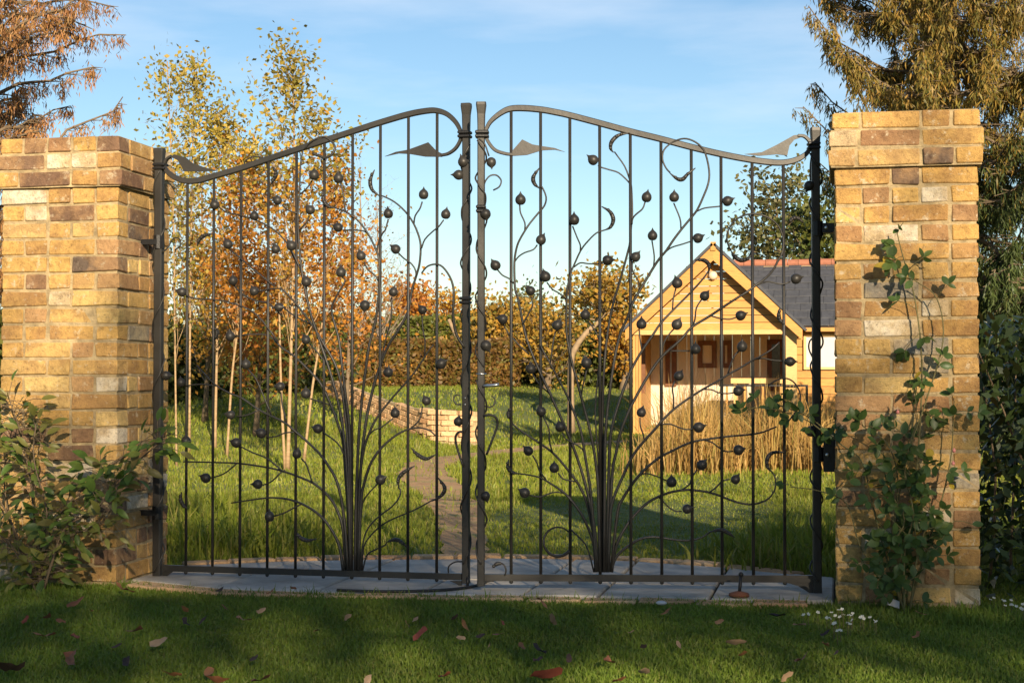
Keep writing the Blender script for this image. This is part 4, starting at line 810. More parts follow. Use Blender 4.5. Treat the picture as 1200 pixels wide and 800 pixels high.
# low orange trees and shrubs between and behind the birches
for (u, v, d, h, wd, lm, nl, ls, lab, sd) in [
    (300, 470, 21, 2.1, 1.0, 'birch_orange', 2600, .07, 'orange leaved sapling under the birches behind the left gate leaf', 21),
    (240, 470, 22, 2.3, 1.0, 'birch_gold', 1700, .07, 'golden sapling behind the two slim birches', 22),
    (405, 465, 24, 2.6, .9, 'birch_orange', 1500, .07, 'reddish sapling right of the birches, in front of the bare shrubs', 23)]:
    b = at_d(u, v, d); b.z = zg(b.x, b.y)-.02; R = random.Random(sd)
    tree('sapling', lab, b, [(0, 0, 0), (.05, 0, h*.5), (0, .05, h)], .04, 'bark', auto_limbs(R, 22, .2, .97, wd*.9, .3, .6), lm, nl, ls, sd, leaf_cl=.14, twigs=1, r1=.008)
for (u, v, d, h, lab, sd) in [(232, 470, 30, 4.2, 'bare grey shrub seen between the birch trunks near the left pillar', 31), (420, 455, 44, 5.8, 'bare twiggy tree standing against the sky left of the clipped hedge', 32), (440, 455, 47, 5.4, 'bare twiggy tree right of its larger twin, above the clipped hedge', 33), (330, 465, 36, 4.4, 'bare thin tree behind the tallest birch', 34)]:
    b = at_d(u, v, d); b.z = zg(b.x, b.y)-.1; R = random.Random(sd)
    tree('bare_tree', lab, b, [(0, 0, 0), (.1, 0, h*.4), (0, .1, h)], .09, 'twig', auto_limbs(R, 34, .12, .95, h*.36, h*.15, .95), 'apple', 260, .09, sd, twigs=1, r1=.01, leaf_cl=.1, limb_r=.3)

def hedge(name, label, corners, h, th_, leafm, n, lsize, core='hedge_dark', rough=.1, cat='hedge', aspect=.62):
    """clipped or loose hedge along ground points: dark inner body under a skin of leaves"""
    t = thing(name, corners[0], label, cat); mb = MB(); P = [Vector(c) for c in corners]; pts = []
    for i in range(len(P)-1):
        a, b = P[i], P[i+1]; d = (b-a); d.z = 0; L_ = d.length; d.normalize(); nn = Vector((-d.y, d.x, 0)); k = .14
        v = [a-nn*(th_/2-k), b-nn*(th_/2-k), b+nn*(th_/2-k), a+nn*(th_/2-k)]
        v = [q-Vector((0, 0, .3)) for q in v]+[q+Vector((0, 0, h-k)) for q in v]; mb.add(v, [(0, 3, 2, 1), (4, 5, 6, 7), (0, 1, 5, 4), (1, 2, 6, 5), (2, 3, 7, 6), (3, 0, 4, 7)])
        m_ = int(n/(len(P)-1)); s = rng.uniform(0, 1, m_); f = rng.uniform(0, 1, m_); e = np.abs(rng.normal(0, rough, m_))-rough*.6
        top = f < th_/(h*1.3+th_); fr = ~top
        q = np.array(a)[None]+s[:, None]*(np.array(b)-np.array(a))[None]; na = np.array(nn)
        sd = np.where(rng.uniform(0, 1, m_) < .8, -1., 1.)                   # most on the side that faces the gate
        q = q+np.where(top[:, None], na[None]*(rng.uniform(-.5, .5, m_)*th_)[:, None], na[None]*(sd*(th_/2-.05+e))[:, None])
        lump = .12*np.sin(s*L_*1.3+i)*rough*4
        q[:, 2] += np.where(top, h-.05+e+lump, rng.uniform(0, 1, m_)*(h+lump)); pts.append(q)
    sgn = 1
    mb.build('inner_growth', M['bark'], t); me = fast_mesh('foliage', leaf_quads(np.concatenate(pts), lsize, aspect=aspect), 4); put('foliage', me, M[leafm], t, kind='stuff'); return t
def gp(u, v, d): p_ = at_d(u, v, d); return Vector((p_.x, p_.y, zg(p_.x, p_.y)))
def hseg(a, b): return [b, a] if False else [a, b]
hedge('beech_hedge', 'clipped bronze beech hedge beyond the curving brick wall', [gp(372, 460, 41), gp(600, 455, 43)], 1.14, 1.2, 'beech', 15000, .13, rough=.07)
hedge('tall_hedge', 'tall flat topped green hedge behind the bronze beech hedge', [gp(330, 450, 50), gp(590, 450, 52)], 2.0, 1.6, 'hedge_green', 14000, .16, rough=.07)
hedge('yew_hedge', 'dark green loose hedge behind the birch trunks', [gp(-140, 480, 23), gp(120, 470, 25), gp(372, 468, 31)], 1.05, 1.3, 'hedge_dark', 32000, .12, rough=.22)
# orchard: apple and other garden trees across the back
ot = 'garden trees along the back of the lawn'
for (u, v, d, h, wd, lm, nl, ls, lab, sd) in [
    (482, 452, 58, 3.3, 1.5, 'birch_orange', 3400, .17, 'round bright orange tree showing above the tall clipped hedge', 41),
    (528, 452, 56, 3.0, 1.1, 'birch_gold', 1700, .15, 'pale golden tree right of the round orange one, over the hedge', 42),
    (585, 452, 46, 2.1, 1.6, 'apple', 3000, .14, 'bushy orange brown tree seen just right of the meeting posts', 43),
    (620, 452, 50, 2.9, .9, 'far_green', 1500, .13, 'small dark conifer shaped tree behind the bushy orange brown one', 44),
    (640, 452, 43, 1.8, 1.4, 'apple', 2300, .13, 'low apple tree with green and orange leaves left of the curved trunk', 45),
    (730, 452, 45, 2.2, 1.0, 'birch_gold', 1900, .13, 'yellow leaved tree at the left edge of the summer house', 46),
    (700, 452, 60, 3.6, 1.0, 'far_green', 1500, .16, 'tall thin tree far behind the apple tree with the curved trunk', 47)]:
    b = gp(u, v, d); R = random.Random(sd)
    tree('garden_tree', lab, b, [(0, 0, -.1), (.1, 0, h*.45), (-.05, .1, h*.9)], .11, 'bark', auto_limbs(R, 26, .18, .97, wd*.85, wd*.4, .45), lm, nl, ls, sd, group=ot, leaf_cl=.28, twigs=1, r1=.02)
b, tr = img_trunk([(669, 458), (669, 430), (673, 410), (686, 391), (700, 378), (708, 366), (712, 352), (714, 338)], 33); R = random.Random(51)
tree('apple_tree', 'old apple tree with a bent pale trunk left of the summer house', b, tr, .075, 'bark_pale', auto_limbs(R, 24, .6, .98, 1.0, .45, .3), 'apple', 1500, .12, 51, group=ot, leaf_cl=.2, twigs=1, r1=.03)
P = [at_d(u, v, 31) for u, v in [(669, 440), (664, 400), (660, 370), (664, 340), (670, 318)]]
hedge('shrub_border', 'dark green shrubbery under the apple trees left of the summer house', [gp(560, 452, 48), gp(745, 452, 46)], 1.7, 1.2, 'hedge_dark', 9000, .16, rough=.3)
for (u0, v0, u1, v1, lab) in [(526, 374, 539, 404, 'pale leaning stake beside the left meeting post, against the tall hedge'), (418, 383, 426, 410, 'short pale stake leaning in front of the tall hedge')]:
    st = MB().tube([at_d(u0, v0, 46), at_d(u1+(u1-u0)*1.6, v1+(v1-v0)*1.6, 46)], .05, 8, 1).mesh('stake', True); tag(put('stake', st, M['bark_pale']), lab, 'stake')
b = gp(910, 500, 42); R = random.Random(61)
tree('ash_tree', 'leafy green tree behind the slate roof of the summer house', b, [(0, 0, 0), (.1, 0, 2.2), (0, .1, 5.2)], .16, 'bark', auto_limbs(R, 34, .3, .98, 2.0, .9, .55), 'far_green', 3600, .15, 61, leaf_cl=.25, twigs=1)
b = gp(960, 500, 38); R = random.Random(62)
tree('ash_tree', 'dark leafy tree beside the right pillar, above the summer house ridge', b, [(0, 0, 0), (.1, 0, 2.2), (0, .1, 4.4)], .16, 'bark', auto_limbs(R, 30, .3, .98, 1.6, .8, .55), 'hedge_dark', 3200, .15, 62, leaf_cl=.25, twigs=1)

hedge('far_hedge', 'dark hedge far behind the evergreen bush right of the right pillar', [gp(1060, 470, 26), gp(1330, 470, 24)], 2.3, 1.4, 'hedge_dark', 8000, .13, rough=.3)

# ------------------------------------------------------------------ conifers with hanging shoots
def conifer(name, label, base, h, r_trunk, whorls, leafm, nsh, shoot, seed, wd=.02, green_below=None, cat='tree', hang=.3, side=2):
    """trunk and boughs; thin needle shoots hang from the side branchlets of each bough"""
    R = random.Random(seed); t = thing(name, base, label, cat); b = Vector(base); mb = MB(); mb.tube([b, b+Vector((.05, 0, h*.5)), b+Vector((0, 0, h))], (r_trunk, .04), 10, 3); roots = []
    for (z, ln, az, sag, rise) in whorls:
        P = []; o_ = b+Vector((0, 0, z)); bend = R.gauss(0, .25)
        for k in range(9):
            s = k/8; a_ = az+bend*s; P.append(o_+Vector((math.cos(a_), math.sin(a_), 0))*ln*s+Vector((0, 0, rise*ln*s+sag*(math.sin(s*math.pi*.95)*-.5+.32*s*s)*ln)))
        P = [q+Vector((R.gauss(0, .035), R.gauss(0, .035), R.gauss(0, .025))) for q in P]; mb.tube(P, (.024, .005), 5, 1)
        for k in range(2, 9):
            for sgn in (-1, 1):
                for _ in range(side):
                    l2 = ln*R.uniform(.10, .32)*(1.15-k/9); a2 = az+sgn*R.uniform(.4, 1.2); q = P[k-1].lerp(P[k], R.random()); e = q+Vector((math.cos(a2)*l2, math.sin(a2)*l2, R.uniform(-.35, .05)*l2)); mb.tube([q, e], (.006, .002), 4, 1)
                    wt_ = R.uniform(.3, 1.6); roots += [(q.lerp(e, R.random()), wt_) for _ in range(5)]
            roots += [(P[k-1].lerp(P[k], R.random()), R.uniform(.3, 1.2)) for _ in range(4)]
    mb.build('trunk', M['bark'], t, True); c = np.array([tuple(q) for q, _ in roots]); pw = np.array([q for _, q in roots]); pw = pw/pw.sum()
    idx = rng.choice(len(c), nsh, p=pw); gl = (.4+1.2*rng.uniform(0, 1, len(c))**2)[idx]
    dr0 = unit(np.stack([rng.normal(0, hang, nsh), rng.normal(0, hang, nsh), -np.ones(nsh)], 1)); top = c[idx]+rng.normal(0, .02, (nsh, 3))-np.array([0, 0, 1.])*(shoot*gl*rng.uniform(0, 1, nsh))[:, None]
    ln_ = shoot*.55*rng.uniform(.5, 1.3, nsh); an = rng.uniform(0, np.pi, nsh); sd = np.stack([np.cos(an), np.sin(an), 0*an], 1)*wd*rng.uniform(.6, 1.3, nsh)[:, None]
    e = top+dr0*ln_[:, None]; mid = top+dr0*ln_[:, None]*.4
    q = np.stack([top, mid+sd, e, mid-sd], 1)
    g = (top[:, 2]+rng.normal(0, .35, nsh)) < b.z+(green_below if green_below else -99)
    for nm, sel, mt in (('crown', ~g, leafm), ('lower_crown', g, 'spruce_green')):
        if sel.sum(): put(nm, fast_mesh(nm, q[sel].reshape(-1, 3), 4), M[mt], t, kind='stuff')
    return t
R = random.Random(71); wh = []
for k in range(30): wh.append((R.uniform(.6, 1.75), R.uniform(1.1, 1.7), R.uniform(-1.4, .8), R.uniform(.45, .8), R.uniform(-.05, .12)))
for i in range(16):
    z = 1.7+i*.26
    for k in range(7): wh.append((z+R.uniform(-.12, .12), R.uniform(1.15, 1.95)*(1.1-z/22), k*math.pi/3.5+R.uniform(-.5, .5)+i*.5, R.uniform(.45, .8), R.uniform(-.05, .12)))
wh = [(z, min(ln, 1.0 if z < 2.6 else 1.32) if math.cos(az) < .3 else ln, az, sg, rs) for (z, ln, az, sg, rs) in wh]
b = at_d(1112, 560, 15.5); b.z = 0
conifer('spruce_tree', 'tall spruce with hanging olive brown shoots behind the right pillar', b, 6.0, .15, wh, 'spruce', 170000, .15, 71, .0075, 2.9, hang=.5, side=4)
R = random.Random(72); wh = [(R.uniform(1.5, 5.0), R.uniform(.8, 1.5), R.uniform(-1.2, 2.6), R.uniform(-.4, .2), R.uniform(.1, .6)) for i in range(60)]
b = at_d(-38, 560, 15); b.z = 0
conifer('larch_tree', 'thinning rust brown larch rising behind the left pillar', b, 6.2, .11, wh, 'larch', 46000, .13, 72, .0065, hang=.5, side=3)

# ------------------------------------------------------------------ unseen foliage added behind the camera, height and gaps shaped to shade the lawn
mb = MB(); cen = Vector((CX, CY, 0))+Vector((S.x, S.y, 0)).normalized()*14
ax = Vector((-S.y, S.x, 0)).normalized()
n = 47000; s_ = rng.uniform(-11, 11, n); q_ = rng.uniform(0, 1, n); hz = np.where(q_ < .68, rng.uniform(0, 6.9, n), 6.6+np.abs(rng.normal(0, .9, n))); hz = hz+np.where(hz > 4, .12*np.sin(s_*1.7)+.12*np.sin(s_*3.1+1), 0)
pc = np.array(cen)[None]+s_[:, None]*np.array(ax)[None]+rng.normal(0, .35, (n, 3))*np.array([1, 1, 0]); pc[:, 2] = hz
t = thing('shade_foliage', cen, 'unseen loose foliage added behind the camera, shaped to shade the front lawn', 'hedge')
put('foliage', fast_mesh('foliage', leaf_quads(pc, .16), 4), M['hedge_dark'], t, kind='stuff')
# ------------------------------------------------------------------ grass
thx = np.array(fx); 
def in_slab(x, y): return (np.abs(x) < 1.53) & (y > np.interp(x, fx, fyy)-.045) & (y < np.interp(x, bx_, by_)+.10)
def in_pillar(x, y): return (np.abs(y) < HALF) & (((x > XL) & (x < XL+W)) | ((x > XR) & (x < XR+W)))
bx_, by_ = np.array([p_.x for p_ in back]), np.array([p_.y for p_ in back])
def clean(x, y): k = ~(in_slab(x, y) | in_pillar(x, y)); return x[k], y[k]
def frustum(n, d0, d1, u0=-60, u1=1260, pw=1.):
    """points spread over the ground that the photo takes in, between two depths"""
    d = (d0**pw+(d1**pw-d0**pw)*rng.uniform(0, 1, n))**(1/pw); u = rng.uniform(u0, u1, n); a = (u-600)/F*d
    return CX+RV.x*a+FV.x*d, CY+RV.y*a+FV.y*d
x, y = frustum(330000, 4.2, 8.3, pw=1.4); k = (y < np.interp(x, fx, fyy)-.03) | (np.abs(x) > 1.53); k &= y < .9; x, y = x[k], y[k]; x, y = clean(x, y)
n = len(x); z = hgt(x, y)-.022; pat = .5+.5*np.sin(x*2.1+1.3*np.sin(y*1.7))*np.sin(y*2.9+x*.7)
h = .024*(.55+.75*rng.uniform(0, 1, n))*(.8+.4*pat)
edge = ((y > -.75) & (np.abs(x) > 1.5)) | ((np.abs(x) < 1.5) & (y > np.interp(x, fx, fyy)-.09)); h = np.where(edge, h*(1+1.2*rng.uniform(0, 1, n)**2), h)
put('short_grass', blade_mesh('short_grass', np.stack([x, y, z], 1), h, .0044*rng.uniform(.7, 1.4, n), .75), M['lawn_grass'], kind='stuff')
# rough grass behind the gate
X_, Y_, H_, W_ = [], [], [], []
for (n, d0, d1, h0, w0, pw) in ((110000, 7.2, 13, .055, .006, 1.3), (110000, 12, 24, .065, .010, 1.3), (80000, 22, 50, .08, .022, 1.2)):
    x, y = frustum(n, d0, d1, pw=pw); k = (y > .45) | (np.abs(x) > 2.2); k &= y > -.2; x, y = x[k], y[k]; x, y = clean(x, y)
    k = ~inside(x, y, path_poly) | (rng.uniform(0, 1, len(x)) < .06); x, y = x[k], y[k]
    m_ = .5+.5*np.sin(x*1.3+2*np.sin(y*.6))*np.sin(y*1.1+1.7*np.sin(x*.5)); near = np.clip((2.5-(y-np.interp(x, bx_, by_)))/2.5, 0, 1)*(y < 5)
    k = (np.abs(x-.2) < .9) & (y < 6)                                         # trodden beside the path
    X_.append(x); Y_.append(y); H_.append(h0*(.35+1.0*rng.uniform(0, 1, len(x)))*(.55+.75*m_)*np.where(k, .55, 1)*(1+.5*near*(np.abs(x) > .9))); W_.append(w0*rng.uniform(.7, 1.4, len(x)))
x, y = np.concatenate(X_), np.concatenate(Y_)
put('rough_grass', blade_mesh('rough_grass', np.stack([x, y, hgt(x, y)-.03], 1), np.concatenate(H_), np.concatenate(W_), .42), M['rough_grass'], kind='stuff')
# tall dry grass in front of the summer house, rank weeds beside the pillars
def clumpy(n, d0, d1, u0, u1, h, w0, name, mat, lean=.16, cl=60, sp=.22, hv=.3):
    cx_, cy_ = frustum(cl, d0, d1, u0, u1); i = rng.integers(0, cl, n); x = cx_[i]+rng.normal(0, sp, n); y = cy_[i]+rng.normal(0, sp, n); hh = (h*(1+hv*rng.normal(0, 1, cl)))[i]
    x_ok = ~in_pillar(x, y); x, y, hh = x[x_ok], y[x_ok], hh[x_ok]; n = len(x)
    return put(name, blade_mesh(name, np.stack([x, y, hgt(x, y)-.03], 1), np.abs(hh)*rng.uniform(.55, 1.05, n), w0*rng.uniform(.7, 1.3, n), lean), M[mat], kind='stuff')
clumpy(14000, 15.5, 20.5, 803, 1000, .66, .010, 'tall_dry_grass', 'gold_grass', .26, 62, .17, .2)
clumpy(700, 15.2, 17, 772, 800, .4, .011, 'tall_dry_grass', 'gold_grass', .2, 8, .15, .1)
clumpy(4500, 8.2, 10, 196, 330, .22, .013, 'rank_weeds', 'rough_grass', .5, 40, .12)
clumpy(3200, 7.7, 9, 880, 985, .15, .015, 'rank_weeds', 'rough_grass', .5, 30, .12)

# ------------------------------------------------------------------ single leaves for shrubs and roses
def leaf_mesh(name, l, w_, fold=.25, curl=.2):
    v = []; f = []; n = 5
    for i in range(n+1):
        s = i/n; ww = w_*math.sin(math.pi*min(1, s*.93+.05))**.8*(1 if 0 < i < n else .15); yy = l*s; zz = -curl*l*s*s
        v += [(-ww/2, yy, zz+fold*ww/2), (0, yy, zz), (ww/2, yy, zz+fold*ww/2)]
    for i in range(n):
        k = i*3; f += [(k, k+1, k+4, k+3), (k+1, k+2, k+5, k+4)]
    me = MB().add(v, f).mesh(name, True); return me
ROSE = [leaf_mesh('leaf', 1, r_, f_, c_) for r_, f_, c_ in ((.62, .2, .15), (.56, .35, .3), (.66, .1, .05), (.58, .3, -.1))]
LONG = [leaf_mesh('leaf', 1, r_, f_, c_) for r_, f_, c_ in ((.42, .3, .25), (.38, .2, .45), (.46, .35, .1), (.4, .25, .35))]
for m_ in ROSE: m_.materials.append(None)
for m_ in LONG: m_.materials.append(None)
def put_leaf(par, meshes, p, d, size, mat, R):
    """leaf at p with its tip along d, upper face towards the light"""
    d = Vector(d).normalized(); up = Vector((R.gauss(0, .35), R.gauss(-.75, .35), R.gauss(.6, .35))).normalized(); xx = d.cross(up)
    if xx.length < .05: xx = Vector((1, 0, 0))
    xx.normalize(); zz = xx.cross(d); m3 = Matrix((xx, d, zz)).transposed()
    o = bpy.data.objects.new('leaf', R.choice(meshes)); col.objects.link(o); o.parent = par; o.location = Vector(p)-WL[par.name]; o.rotation_euler = m3.to_euler(); o.scale = (size,)*3
    o.material_slots[0].link = 'OBJECT'; o.material_slots[0].material = M[mat]; return o
def joined(par, items, meshes, mat, R, name='leaves'):
    pass
def spray(t, R, pts, y_or_d, cane_r, nleaf, size, mat, meshes, spread=.05, up=.2, budget=None, alt=None, canemat='cane', mode='y', compound=True):
    """one cane through photo points at a given distance, with leaves in small sprays along it"""
    P = [at_y(u, v, yy) if mode == 'y' else at_d(u, v, yy) for (u, v), yy in zip(pts, y_or_d if hasattr(y_or_d, '__len__') else [y_or_d]*len(pts))]
    if P[0].z < .08: P[0].z = min(P[0].z, -.02)
    mb = MB(); Q = catmull(P, 5); mb.tube(P, (cane_r, cane_r*.45), 6, 5); k = 0
    while k < nleaf:
        i = R.randrange(1, len(Q)); q = Q[i]; tg = (Q[i]-Q[i-1]).normalized()
        side = Vector((R.gauss(0, 1), R.gauss(-.35, .7), R.gauss(up, .7))).normalized(); pl_ = R.uniform(.03, .07)+abs(R.gauss(0, spread)); e = q+side*pl_
        if e.z < .02: continue
        mb.tube([q, q.lerp(e, .5)+Vector((0, 0, .006)), e], .0014, 4, 1); kk = R.choice((3, 3, 5)) if compound else 1
        for j in range(kk):
            if k >= nleaf: break
            if j == 0: b_, dd = e, side+tg*.2
            else:
                s_ = -1 if j % 2 else 1; fr = .95-.42*((j-1)//2); b_ = q.lerp(e, fr); dd = side*.55+side.cross(Vector((R.gauss(0, .3), -1, .3))).normalized()*s_
            sz = size*1.12*R.uniform(.7, 1.25); m_ = alt if alt and R.random() < .06 else mat
            if budget['n'] > 0: put_leaf(t, meshes, b_, dd+Vector((0, 0, -.2)), sz, m_, R); budget['n'] -= 1
            else: budget['rest'].append((b_, dd, sz))
            k += 1
    return mb
def rest_leaves(t, budget, meshes, mat, R):
    if not budget['rest']: return
    mb = MB()
    for p, d, sz in budget['rest']:
        d = Vector(d).normalized(); up = Vector((R.gauss(0, .4), R.gauss(-.7, .4), R.gauss(.6, .4))).normalized(); xx = d.cross(up); xx.normalize(); zz = xx.cross(d); m3 = Matrix((xx, d, zz)).transposed(); me = R.choice(meshes)
        mb.add([m3 @ (v_.co*sz)+Vector(p) for v_ in me.vertices], [tuple(q.vertices) for q in me.polygons])
    mb.build('foliage', M[mat], t, True, kind='stuff')
yf = -HALF-.06
# climbing rose on the right pillar
R = random.Random(81); g0 = at_y(1062, 694, yf); ro = thing('climbing_rose', (g0.x, yf, 0), 'climbing rose with dark green leaves trained up the right brick pillar', 'rose'); bud = {'n': 285, 'rest': []}; allc = MB()
canes = [([(1062, 697), (1070, 600), (1078, 500), (1080, 420), (1072, 350), (1058, 300), (1050, 268)], yf, .005, 52, .041), ([(1060, 697), (1050, 620), (1062, 540), (1085, 470), (1105, 400), (1098, 350), (1074, 330)], yf-.02, .0045, 58, .040),
         ([(1058, 697), (1035, 640), (1020, 580), (1010, 540), (985, 520), (950, 490), (915, 475)], [yf, yf-.02, yf-.04, yf-.06, -.3, -.26, -.24], .0045, 52, .038), ([(1064, 697), (1090, 630), (1105, 580), (1115, 530), (1118, 470)], yf-.02, .0045, 44, .038),
         ([(1058, 697), (1050, 660), (1048, 610), (1052, 560), (1040, 520), (1012, 500)], yf-.05, .0045, 66, .040), ([(1066, 697), (1075, 650), (1090, 600), (1082, 560), (1070, 520)], yf-.08, .0045, 80, .040),
         ([(1056, 697), (1030, 670), (1008, 640), (992, 590), (960, 575), (925, 570)], [yf, yf-.05, yf-.08, yf-.08, -.32, -.28], .004, 26, .036), ([(1060, 697), (1060, 650), (1070, 600), (1060, 550), (1075, 490)], yf-.12, .004, 84, .040),
         ([(1060, 697), (1042, 650), (1060, 610), (1040, 570), (1035, 530)], yf-.10, .004, 78, .040), ([(1064, 697), (1080, 660), (1100, 640), (1118, 610)], yf-.06, .004, 30, .034), ([(975, 515), (945, 492), (905, 480), (880, 478), (872, 488)], -.28, .003, 30, .042)]
for (p_, yy, cr, nl, sz) in canes:
    m_ = spray(ro, R, p_, yy, cr, nl, sz, 'rose_leaf', ROSE, .03, .25, bud, 'yellow_leaf'); m_.build('cane', M['cane'], ro, True)
rest_leaves(ro, bud, ROSE, 'rose_leaf', R)
for (u, v) in ((1052, 483), (1117, 543), (1118, 528)):
    c = at_y(u, v, yf-.09); put('bud', MB().add(*lathe_vf([(0, -.008), (.006, -.004), (.007, .002), (.003, .009), (0, .012)], 8)).mesh('bud', True), bpy.data.materials.get('pink_bud') or plain('pink_bud', (.55, .2, .17), .6), ro, c)
# shrub in front of the left pillar
R = random.Random(82); g0 = at_y(48, 668, yf-.1); so = thing('leafy_shrub', (g0.x, yf-.1, 0), 'leafy green shrub with arching stems in front of the left brick pillar', 'shrub'); bud = {'n': 290, 'rest': []}
canes = [([(48, 676), (60, 620), (95, 575), (130, 545), (165, 525), (200, 508)], yf-.14, .006, 85, .06), ([(46, 676), (40, 610), (35, 560), (25, 510), (10, 465)], yf-.1, .005, 52, .05), ([(50, 676), (75, 620), (110, 600), (140, 560), (185, 520)], yf-.2, .006, 80, .06), ([(44, 676), (25, 640), (8, 600), (-15, 560), (-20, 500)], yf-.1, .005, 60, .05),
         ([(50, 676), (70, 640), (100, 620), (130, 610)], yf-.2, .004, 40, .055), ([(46, 676), (48, 640), (55, 600), (40, 540), (42, 495)], yf-.16, .005, 50, .05), ([(44, 676), (20, 650), (5, 630), (-20, 620)], yf-.2, .004, 45, .05), ([(42, 676), (15, 620), (5, 560), (15, 500), (30, 470)], yf-.05, .004, 48, .048)]
for (p_, yy, cr, nl, sz) in canes:
    m_ = spray(so, R, p_, yy, cr, int(nl*1.15), sz*1.0, 'shrub_leaf', LONG, .03, .1, bud, None, compound=False); m_.build('stem', M['bark'], so, True)
rest_leaves(so, bud, LONG, 'shrub_leaf', R)
# laurel beyond the right pillar
R = random.Random(83); g0 = at_y(1185, 690, .15); lo = thing('laurel_bush', (g0.x, .3, 0), 'dark glossy evergreen bush right of the right brick pillar', 'shrub')
n = 7200; c = np.stack([rng.uniform(XR+W+.02, XR+W+1.6, n), rng.uniform(-.15, 1.5, n), rng.uniform(.0, 1.0, n)**.85*1.15], 1); me = fast_mesh('foliage', leaf_quads(c, .062, aspect=.5), 4); put('foliage', me, M['dark_leaf'], lo, kind='stuff')
mb = MB()
for i in range(14): a = Vector((XR+W+.1+i*.1, R.uniform(0, 1), -.02)); mb.tube([a, a+Vector((R.gauss(0, .1), R.gauss(0, .1), .5)), a+Vector((R.gauss(0, .2), R.gauss(0, .2), 1.05))], (.008, .003), 5, 2)
mb.build('stem', M['bark'], lo, True)

# ------------------------------------------------------------------ fallen leaves, white flowers, small things on the lawn
def litter_mesh(seed, l=1., w_=.6):
    R = random.Random(seed); v = [(0, 0, 0)]; n = 10
    for i in range(n):
        a = 2*math.pi*i/n; r = (.5+.12*math.cos(2*a))*(R.uniform(.75, 1.1)); x_, y_ = math.cos(a)*r*l, math.sin(a)*r*w_; v.append((x_, y_, .35*x_*x_*R.uniform(.3, 1.6)+1.1*y_*y_*R.uniform(.2, 1.6)+R.uniform(-.06, .06)))
    return MB().add(v, [(0, i+1, (i+1) % n+1) for i in range(n)]).mesh('fallen_leaf', True)
LM = [litter_mesh(s) for s in range(7)]
for m_ in LM: m_.materials.append(None)
LEAF_AT = [(143, 690, 2), (155, 693, 1), (88, 707, 2), (108, 716, 1), (30, 726, 1), (55, 724, 2), (72, 728, 1.4), (53, 745, 2), (87, 746, 1.6), (85, 767, 1.8), (82, 776, 1.8), (147, 776, 1.6, 'd'), (158, 739, 2), (185, 753, 1.8, 'p'), (137, 757, 1.2, 'd'), (218, 714, 1.5), (263, 712, 1.3), (305, 716, 1.5, 'p'), (285, 726, 2), (238, 727, 1.6, 'd'),
    (217, 730, 1.6, 'd'), (298, 771, 1.2, 'd'), (202, 790, 2), (245, 788, 2.2), (253, 797, 1.8), (305, 797, 2.0), (370, 739, 1), (257, 692, 1.4, 'd'), (318, 693, 1.2), (343, 689, 1.3), (405, 723, 1.3, 'p'), (487, 726, 1.8, 'p'), (477, 731, 1.2), (493, 742, 2, 'r'), (533, 723, 1.2, 'd'), (543, 731, 1.6), (588, 729, 1.3, 'r'), (540, 747, 1, 'p'), (563, 745, 1.2, 'd'), (583, 743, 1.4, 'r'),
    (574, 755, 1, 'p'), (612, 758, 1.2), (633, 762, 1.4, 'd'), (648, 727, 1.4, 'p'), (630, 773, 1.2, 'd'), (667, 772, 1.6, 'd'), (640, 790, 3, 'r'), (520, 792, 1.3, 'r'), (430, 798, 1.6, 'p'), (632, 702, 1.5), (637, 708, 1.4), (783, 716, 1.7), (740, 740, 1), (755, 757, 1.3, 'd'), (795, 755, 1.4, 'p'), (713, 775, 1.8), (753, 787, 1.6, 'p'), (725, 797, 1.4), (843, 728, 1), (910, 722, 2, 'd'), (937, 732, 1.5),
    (862, 753, 2, 'p'), (870, 766, 1.2), (940, 772, 1.5), (967, 755, 1.5), (920, 792, 1.5, 'p'), (1080, 719, 1.6), (1075, 744, 1.3), (980, 765, 1.1, 'd'), (967, 742, 1, 'd'), (13, 783, 2.6, 'd')]
R = random.Random(91); used = {}
def place_words(u, v):
    a = 'below the shrub' if u < 120 else 'below the left pillar' if u < 200 else 'below the left gate leaf' if u < 470 else 'below the meeting posts' if u < 620 else 'below the right gate leaf' if u < 900 else 'below the right hinge' if u < 1000 else 'below the rose'
    b = 'near the stones' if v < 718 else 'on the upper lawn' if v < 736 else 'halfway down the lawn' if v < 758 else 'on the lower lawn' if v < 781 else 'at the lawn front'
    return f'{b}, {a}'
for q in LEAF_AT:
    u, v, k = q[:3]; c = q[3] if len(q) > 3 else 'b'; p_ = at_z(u, v, .020); mat, word = {'b': ('litter', 'brown'), 'd': ('litter_dark', 'dark'), 'p': ('litter_pale', 'pale tan'), 'r': ('litter_red', 'red')}[c]
    o = bpy.data.objects.new('fallen_leaf', R.choice(LM)); col.objects.link(o); o.location = p_; s_ = .030*k*R.uniform(.85, 1.15); o.scale = (s_, s_, s_*R.uniform(.8, 1.6)); o.rotation_euler = (R.gauss(.25, .5), R.gauss(0, .45), R.uniform(0, 6.28))
    o.material_slots[0].link = 'OBJECT'; o.material_slots[0].material = M[mat]; sz = 'large ' if k >= 2 else 'small ' if k <= 1.2 else ''
    lab = f'{sz}{word} fallen leaf {place_words(u, v)}'; used.setdefault(lab, []).append((u, o)); tag(o, lab, 'leaf', 'fallen leaves on the lawn')
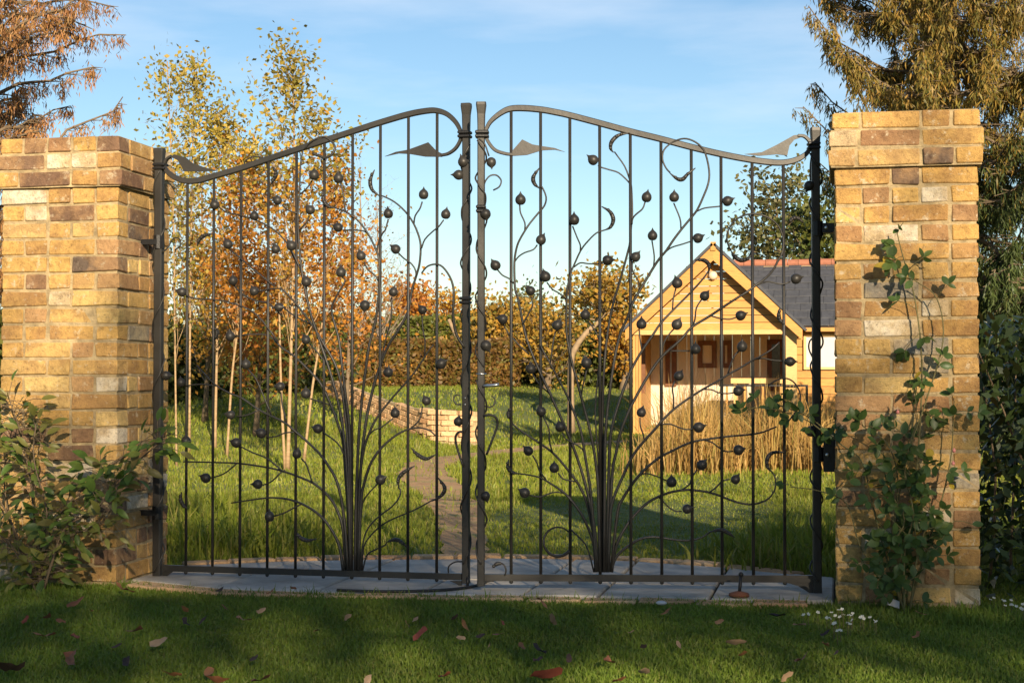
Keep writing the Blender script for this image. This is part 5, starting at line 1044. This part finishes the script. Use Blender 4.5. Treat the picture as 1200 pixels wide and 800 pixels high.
for lab, it in used.items():
    it.sort(key=lambda e: e[0])
    if len(it) > 1:
        names = ('left one', 'right one') if len(it) == 2 else ('left one', 'middle one', 'right one') if len(it) == 3 else ('first from left', 'second from left', 'third from left', 'fourth from left', 'fifth from left')
        for (u, o), nm in zip(it, names): o['label'] = lab+', '+nm
def flower(p, R, s=.011):
    mb = MB(); n = 5; ax_ = Vector((R.gauss(0, .5), R.gauss(-.5, .4), 1)).normalized(); a = ax_.orthogonal().normalized(); b = ax_.cross(a)
    for i in range(n):
        t_ = 2*math.pi*i/n; d = a*math.cos(t_)+b*math.sin(t_); e = ax_.cross(d); mb.add([Vector(p), Vector(p)+d*s*.6+e*s*.4, Vector(p)+d*s+ax_*s*.2, Vector(p)+d*s*.6-e*s*.4], [(0, 1, 2, 3)])
    return mb
for (pts, lab) in (([(958, 717), (975, 718), (983, 715), (985, 722), (992, 729), (995, 731), (987, 738), (1008, 722), (1015, 724), (1025, 728), (972, 724), (1000, 719), (945, 721), (990, 720), (980, 728)], 'patch of small white flowers in the grass below the right hinge post'),
                   ([(1178, 703), (1183, 708), (1190, 710), (1197, 706), (1186, 703), (1199, 712), (1165, 701)], 'cluster of white flowers in the grass below the dark evergreen bush')):
    c0 = at_z(*pts[len(pts)//2]); f_ = thing('white_flowers' if False else 'flower_patch', c0, lab, 'flowers'); R = random.Random(len(pts))
    mb = MB()
    for (u, v) in pts:
        for _ in range(2):
            p_ = at_z(u+R.gauss(0, 3), v+R.gauss(0, 1.2), .03); flower(p_, R, .008).build('flower', M['white'], f_); mb.tube([(p_.x, p_.y, -.02), p_], .0012, 4, 1)
    mb.build('stalks', M['cane'], f_, kind='stuff')
p_ = at_z(1047, 706, .02); v, f = chamfer_box(.05, .004, .035, .0015); R3 = Euler((-.7, .35, .3)).to_matrix()
tag(put('plant_label', MB().add([R3 @ Vector(q) for q in v], f).mesh('plant_label'), M['blind'], loc=p_), 'small white plant label leaning in the grass under the rose', 'plant label')
p_ = at_z(775, 706, .012); tag(put('pebble', MB().add([(q[0]*.022, q[1]*.016, q[2]*.009) for q in SPH[0]], SPH[1]).mesh('pebble', True), M['blind'], loc=p_), 'white pebble in the grass at the edge of the stone threshold', 'pebble')
